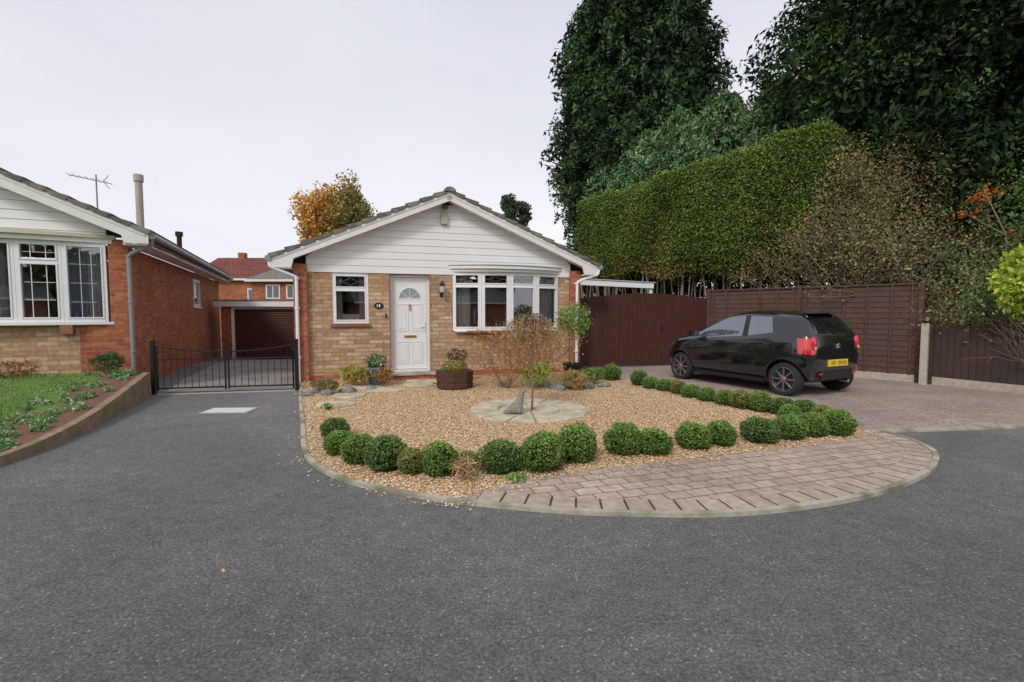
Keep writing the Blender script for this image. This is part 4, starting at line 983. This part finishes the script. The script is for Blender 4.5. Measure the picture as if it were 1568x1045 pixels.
scrub('overgrown_hawthorn',(7.9,12.0,3.9),(.7,.55,1.9),9000,.055,OL,39,7,M_bark,z0=.3,len_=1.25,zmin=2.0,sp=.45)
scrub('overgrown_hawthorn',(8.4,11.7,4.1),(.9,.7,2.0),12000,.055,OL,40,9,M_bark,z0=.3,len_=1.25,zmin=1.9,sp=.45)
scrub('overgrown_hawthorn',(9.2,11.5,3.9),(1.2,.9,2.2),14000,.055,OL,41,12,M_bark,z0=.2,len_=1.2,zmin=1.6,sp=.5)
scrub('overgrown_hawthorn',(10.3,10.9,3.2),(1.3,1.1,2.3),13000,.06,[(.09,.14,.055),(.13,.16,.065),(.18,.14,.07),(.07,.11,.04),(.36,.12,.04)],42,12,M_greybark,len_=1.1,w=[.3,.27,.22,.19,.02],sp=.5)
scrub('bare_stemmed_shrub',(9.5,10.2,1.5),(.75,.7,.9),4200,.05,[(.28,.18,.09),(.2,.17,.07),(.12,.13,.05)],43,20,M_greybark,br=.013,lvl=3,len_=.62,sp=.45)
scrub('evergreen_understorey',(10.9,10.0,2.8),(1.6,1.5,2.4),18000,.075,[(.05,.095,.035),(.08,.135,.045),(.11,.17,.055)],44,10)
scrub('evergreen_understorey',(11.6,8.4,3.2),(1.5,1.6,3.2),18000,.075,[(.05,.095,.035),(.08,.13,.045),(.15,.12,.055)],45,10)
e=empty('rust_leaved_branch',(10.0,9.9,0)); cc=np.array([(-.6,0,3.75),(-.35,0,3.9),(-.75,.1,3.45),(.1,-.1,3.0)]); n=170; I=rng.integers(0,4,n); P=cc[I]+rng.normal(size=(n,3))*np.array([.13,.1,.06]); leaves('leaves',P,.09*rng.uniform(.6,1.3,n),pick([(.42,.13,.02),(.35,.10,.02)],n),e,.4)
mb=MB(); mb.path([(.3,.2,0),(.2,.1,1.8),(.0,0,3.0),(-.5,0,3.9)],.03,.008,M_greybark,6); mb.path([(0,0,3.0),(-.75,.1,3.45)],.015,.005,M_greybark,5); mb.obj('branches',e)
e=empty('lime_green_shrub',(8.75,8.1,0)); mb=MB(); sr=random.Random(2); ends=[]
for i in range(12): branchy(mb,(.55,.4,0),(sr.uniform(-.7,.2),sr.uniform(-.5,.2),1),.75,.013,2,M_bark,ends,sr,.5,5)
mb.obj('stems',e); n=2600; dd=unit(rng.normal(size=(n,3)))*rng.uniform(.3,1,n)[:,None]**.5; P=dd*np.array([.58,.5,.64])*(1+.2*wav(dd,3,5))[:,None]+np.array([0.06,.05,1.92]); P=P[P[:,2]>1.28+.2*rng.uniform(size=n)]
leaves('leaves',P,.13*rng.uniform(.6,1.3,len(P)),pick([(.40,.50,.05),(.30,.42,.05),(.50,.55,.09),(.2,.31,.05)],len(P))*(1+.3*wav(P,6,3))[:,None],e,.5)
sheet('planting_bed_soil',[(8.4,9.8),(9.95,6.6),(16,6),(16,16),(5.5,14.5),(5.5,13.4)],.012,M_soil)

n=12000; cxs=rng.uniform(-34,34,26); I=rng.integers(0,26,n); dd=unit(rng.normal(size=(n,3)))*rng.uniform(.4,1,n)[:,None]**.5
P=np.stack([cxs[I]+dd[:,0]*3,-24+dd[:,1]*2.2,3.2+(I%5)*.35+dd[:,2]*(2.9+(I%3)*.7)],1); P[:,2]=np.abs(P[:,2])
leaves('unseen_trees',P,.85*rng.uniform(.6,1.4,n),pick([(.04,.07,.02),(.07,.09,.03),(.12,.08,.03)],n),None,.7,None,1,M_leafd)  # unseen tree row behind the camera, added for the window reflections
dhouse('brick_house',14,-20,180,9,7,2.8,2.0,M_tile,wins=((1,1,1.6,1.2),(5,1,1.6,1.2)))  # this house and the next: unseen behind the camera, added for reflections
dhouse('brick_house',-2,-21,180,9,7,2.8,2.0,M_tile,wins=((1,1,1.6,1.2),(5,1,1.6,1.2)))

P=np.array([(1.30,3.02,.012),(4.05,3.35,.012),(3.85,2.85,.012),(3.9,2.9,.012),(.35,2.1,.012),(-1.6,2.6,.012),(-3.9,3.9,.012),(2.3,1.75,.012),(5.2,4.2,.012)]); leaves('fallen_leaves',P,.04*rng.uniform(.6,1.1,len(P)),pick([(.42,.30,.12),(.30,.18,.09),(.42,.36,.18)],len(P)),None,.6,np.array([[1.,0,0]]*len(P)),.5)
n=320; x=rng.uniform(-4,4,n); y=rng.uniform(3.7,10,n); k=inside(gp,x,y); P=np.stack([x,y,np.full(n,.035)],1)[k]; leaves('fallen_leaves',P,.035*rng.uniform(.5,1.2,len(P)),pick([(.22,.10,.04),(.16,.08,.05),(.3,.16,.06)],len(P)),None,.6)

# ------------------------------------------------------------------ car
M_paint=newmat('black_car_paint',(.007,.008,.011),.12,0,.5); bsdf(M_paint).inputs['Coat Weight'].default_value=1; bsdf(M_paint).inputs['Coat Roughness'].default_value=.02
M_cg=newmat('car_glass',(.24,.27,.30),.03,.8,.8); M_cgr=newmat('car_rear_glass',(.01,.011,.013),.03,0,.9); bsdf(M_cgr).inputs['Coat Weight'].default_value=1
M_lamp=newmat('tail_lamp_red',(.58,.012,.016),.12,0,.7); bsdf(M_lamp).inputs['Coat Weight'].default_value=1
M_tyre=newmat('tyre',(.02,.02,.02),.85); M_rim=newmat('alloy_rim',(.34,.34,.35),.3,.9); M_rimd=newmat('rim_dark',(.02,.02,.022),.4,.3)
M_plate=newmat('yellow_plate',(.78,.60,.05),.4); M_chrome=newmat('chrome',(.8,.8,.8),.12,1)
M_head=newmat('head_lamp',(.6,.62,.65),.1,.4)
car=empty('parked_car',(5.34,8.57,.012),math.atan2(.897,-.44))
rings=[
 [(-.34,0,.28),(-.34,.56,.28),(-.42,.66,.40),(-.435,.70,.72),(-.40,.665,1.02),(-.37,.62,1.075),(-.20,.505,1.33),(-.11,.42,1.395),(-.09,0,1.415)],
 [(-.20,0,.2),(-.24,.73,.23),(-.29,.785,.38),(-.29,.80,.78),(-.22,.765,1.04),(-.18,.725,1.095),(-.02,.58,1.335),(.04,.48,1.415),(.06,0,1.44)],
 [(.05,0,.18),(.05,.72,.2),(.05,.805,.36),(.05,.83,.70),(.14,.795,.99),(.24,.735,1.07),(.36,.60,1.355),(.32,.49,1.44),(.32,0,1.475)],
 [(.76,0,.18),(.76,.72,.2),(.76,.785,.34),(.76,.81,.64),(.76,.80,.915),(.76,.745,.985),(.80,.60,1.38),(.80,.50,1.455),(.80,0,1.49)],
 [(.84,0,.18),(.84,.72,.2),(.84,.785,.34),(.84,.81,.64),(.84,.80,.905),(.84,.745,.975),(.87,.60,1.38),(.87,.50,1.455),(.87,0,1.49)],
 [(1.40,0,.18),(1.40,.72,.2),(1.40,.785,.34),(1.40,.81,.63),(1.44,.80,.87),(1.44,.745,.935),(1.28,.585,1.35),(1.28,.49,1.425),(1.32,0,1.46)],
 [(1.98,0,.18),(1.98,.71,.2),(1.98,.79,.35),(1.98,.82,.63),(2.06,.79,.85),(2.12,.73,.915),(2.06,.68,.955),(2.06,.61,.98),(2.20,0,1.02)],
 [(2.36,0,.19),(2.36,.70,.2),(2.36,.79,.36),(2.36,.82,.64),(2.40,.78,.83),(2.46,.71,.88),(2.48,.60,.915),(2.48,.45,.935),(2.52,0,.96)],
 [(2.70,0,.20),(2.70,.62,.22),(2.73,.72,.34),(2.74,.735,.58),(2.71,.69,.76),(2.71,.62,.81),(2.72,.52,.84),(2.74,.4,.86),(2.76,0,.88)],
 [(2.90,0,.24),(2.90,.45,.25),(2.95,.53,.34),(2.96,.55,.52),(2.92,.51,.65),(2.90,.46,.70),(2.90,.38,.72),(2.90,.28,.74),(2.91,0,.76)]]
vs=[];idx=[]
for r_ in rings:
    c=[]
    for j in range(9): c.append(len(vs)); vs.append(r_[j])
    for j in range(7,0,-1): c.append(len(vs)); vs.append((r_[j][0],-r_[j][1],r_[j][2]))
    idx.append(c)
mats=[M_paint,M_cg,M_cgr,M_lamp,M_blackpl,M_head]; fs=[];fm=[]
for i in range(len(rings)-1):
    for k in range(16):
        s=k if k<8 else 15-k; fs.append((idx[i][k],idx[i][(k+1)%16],idx[i+1][(k+1)%16],idx[i+1][k])); m=0
        if s==5 and i in (2,4,5): m=1
        if s==5 and i==3: m=4
        if s==7 and i==5: m=1
        if s==3 and i==0: m=3
        if s==4 and i==8: m=5
        if s==0: m=4
        fm.append(m)
for E,rev in ((0,False),(len(rings)-1,True)):
    c=idx[E]; L_=c[:9]; R_=[c[0]]+c[15:8:-1]+[c[8]]
    for j in range(8):
        f=[L_[j],L_[j+1],R_[j+1],R_[j]]; f=[x for n_,x in enumerate(f) if x not in f[:n_]]
        fs.append(tuple(f)); m=0
        if E==0 and j in (5,): m=2
        if E==0 and j in (0,1): m=4
        if E!=0 and j in (1,2): m=4
        fm.append(m)
me=bpy.data.meshes.new('body'); me.from_pydata(vs,[],fs)
for m in mats: me.materials.append(m)
me.polygons.foreach_set('material_index',fm); me.polygons.foreach_set('use_smooth',[True]*len(fs))
b=bmesh.new(); b.from_mesh(me); cr=b.edges.layers.float.new('crease_edge'); b.verts.ensure_lookup_table()
beltset=set()
for i in range(1,7):
    for side in (idx[i][5],idx[i][11],idx[i][6],idx[i][10]): beltset.add(side)
for e_ in b.edges:
    a_,c_=e_.verts[0].index,e_.verts[1].index
    if a_ in beltset and c_ in beltset: e_[cr]=.45
    if a_ in idx[0] and c_ in idx[0]: e_[cr]=.35
bmesh.ops.recalc_face_normals(b,faces=b.faces); b.to_mesh(me); b.free()
body=bpy.data.objects.new('body',me); col.objects.link(body); body.parent=car
ss=body.modifiers.new('ss','SUBSURF'); ss.levels=3; ss.render_levels=3
cut=MB()
for x in (0,2.34):
    for s in (1,-1): cut.cyl((x,s*.56,.30),(x,s*1.0,.30),.330,.330,M_blackpl,40)
cutter=cut.obj('arch_cutter'); cutter.parent=car
bo=body.modifiers.new('b','BOOLEAN'); bo.operation='DIFFERENCE'; bo.object=cutter; bo.solver='EXACT'
try: bo.material_mode='TRANSFER'
except Exception: pass
bpy.context.view_layer.update()
dg=bpy.context.evaluated_depsgraph_get(); nm=bpy.data.meshes.new_from_object(body.evaluated_get(dg)); body.modifiers.clear(); body.data=nm
bpy.data.objects.remove(cutter)
def wheel(x,s):
    mb=MB(); mb.T=Matrix.Translation((x,s*.70,.285))@Matrix.Rotation(R(90 if s<0 else -90),4,'X')
    mb.lathe([(.19,-.09),(.26,-.09),(.282,-.07),(.287,-.02),(.287,.04),(.280,.075),(.262,.09),(.212,.092),(.205,.07),(.19,.03),(.02,.02)],(0,0,0),M_tyre,40)
    mb.lathe([(.212,.03),(.213,.085),(.203,.088),(.190,.05),(.185,.03)],(0,0,0),M_rim,40)
    mb.lathe([(.19,.02),(.19,.032),(.01,.033)],(0,0,0),M_rimd,30)
    for i in range(8):
        a=6.283*i/8; c,s_=math.cos(a),math.sin(a); px,py=-s_,c
        pts=[(c*.03+px*.018,s_*.03+py*.018),(c*.20+px*.012,s_*.20+py*.012),(c*.20-px*.012,s_*.20-py*.012),(c*.03-px*.018,s_*.03-py*.018)]
        mb.prism_z(pts,.04,.078,M_rim)
    mb.lathe([(.045,.04),(.045,.085),(.03,.092)],(0,0,0),M_rim,16); mb.lathe([(.018,.09),(.018,.095)],(0,0,0),M_lamp,12)
    mb.obj('wheel',car,.002,True)
for x in (0,2.34):
    for s in (1,-1): wheel(x,s)
mb=MB()
mb.box(-.457,-.41,-.26,.26,.52,.63,M_plate)
for i in range(7):
    if i==4: continue
    y0=-.21+i*.062; mb.box(-.460,-.4575,y0,y0+.008,.54,.61,M_blackpl); mb.box(-.460,-.4575,y0+.03,y0+.038,.54,.61,M_blackpl); mb.box(-.460,-.4575,y0+.008,y0+.03,.57+.02*(i%2),.578+.02*(i%2),M_blackpl)
for z in (.82,.865):
    for s in (1,-1): mb.cyl((-.440,0,z+.035),(-.437,s*.05,z),.007,.007,M_chrome,6)
for s in (1,-1):
    mb.ball((-.385,s*.60,.905),(.05,.075,.125),M_lamp,20)
    mb.ball((-.43,s*.60,.83),(.012,.03,.03),M_lightbit,10)
mb.path([(-.395,-.0,1.09),(-.36,.08,1.13),(-.29,.30,1.19)],.009,.006,M_blackpl,6)
mb.prism_z([(-.20,-.34),(0,-.42),(0,.42),(-.20,.34)],1.405,1.42,M_paint)
mb.cyl((-.445,-.5,.40),(-.43,-.42,.40),.02,.02,M_lamp,8); mb.cyl((-.445,.5,.40),(-.43,.42,.40),.02,.02,M_lamp,8)
mb.cyl((-.40,-.40,.24),(-.25,-.40,.24),.03,.03,M_chrome,10)
mb.box(-.438,-.40,-.45,.45,.300,.44,M_blackpl)
for s in (1,-1):
    for x in (.50,1.30):
        mb.box(x-.08,x+.08,s*.812-.012,s*.812+.018,.865,.89,M_paint)
    mb.prism_z([(1.86,s*.76),(1.98,s*.77),(1.96,s*.95),(1.88,s*.97),(1.83,s*.93)],.94,1.06,M_paint)
    mb.path([(.80,s*.788,.34),(.80,s*.8135,.5),(.80,s*.8155,.66),(.80,s*.808,.87)],.004,.004,M_tyre,4)
    mb.path([(1.92,s*.79,.42),(1.92,s*.816,.6),(1.92,s*.802,.84)],.004,.004,M_tyre,4)
    mb.box(.38,1.96,s*.745-.03,s*.745+.03,.19,.25,M_blackpl)
mb.path([(.25,.0,1.47),(.18,.0,1.55),(.08,0,1.62)],.006,.003,M_blackpl,5)
mb.obj('trim_plate_mirrors',car,.006)
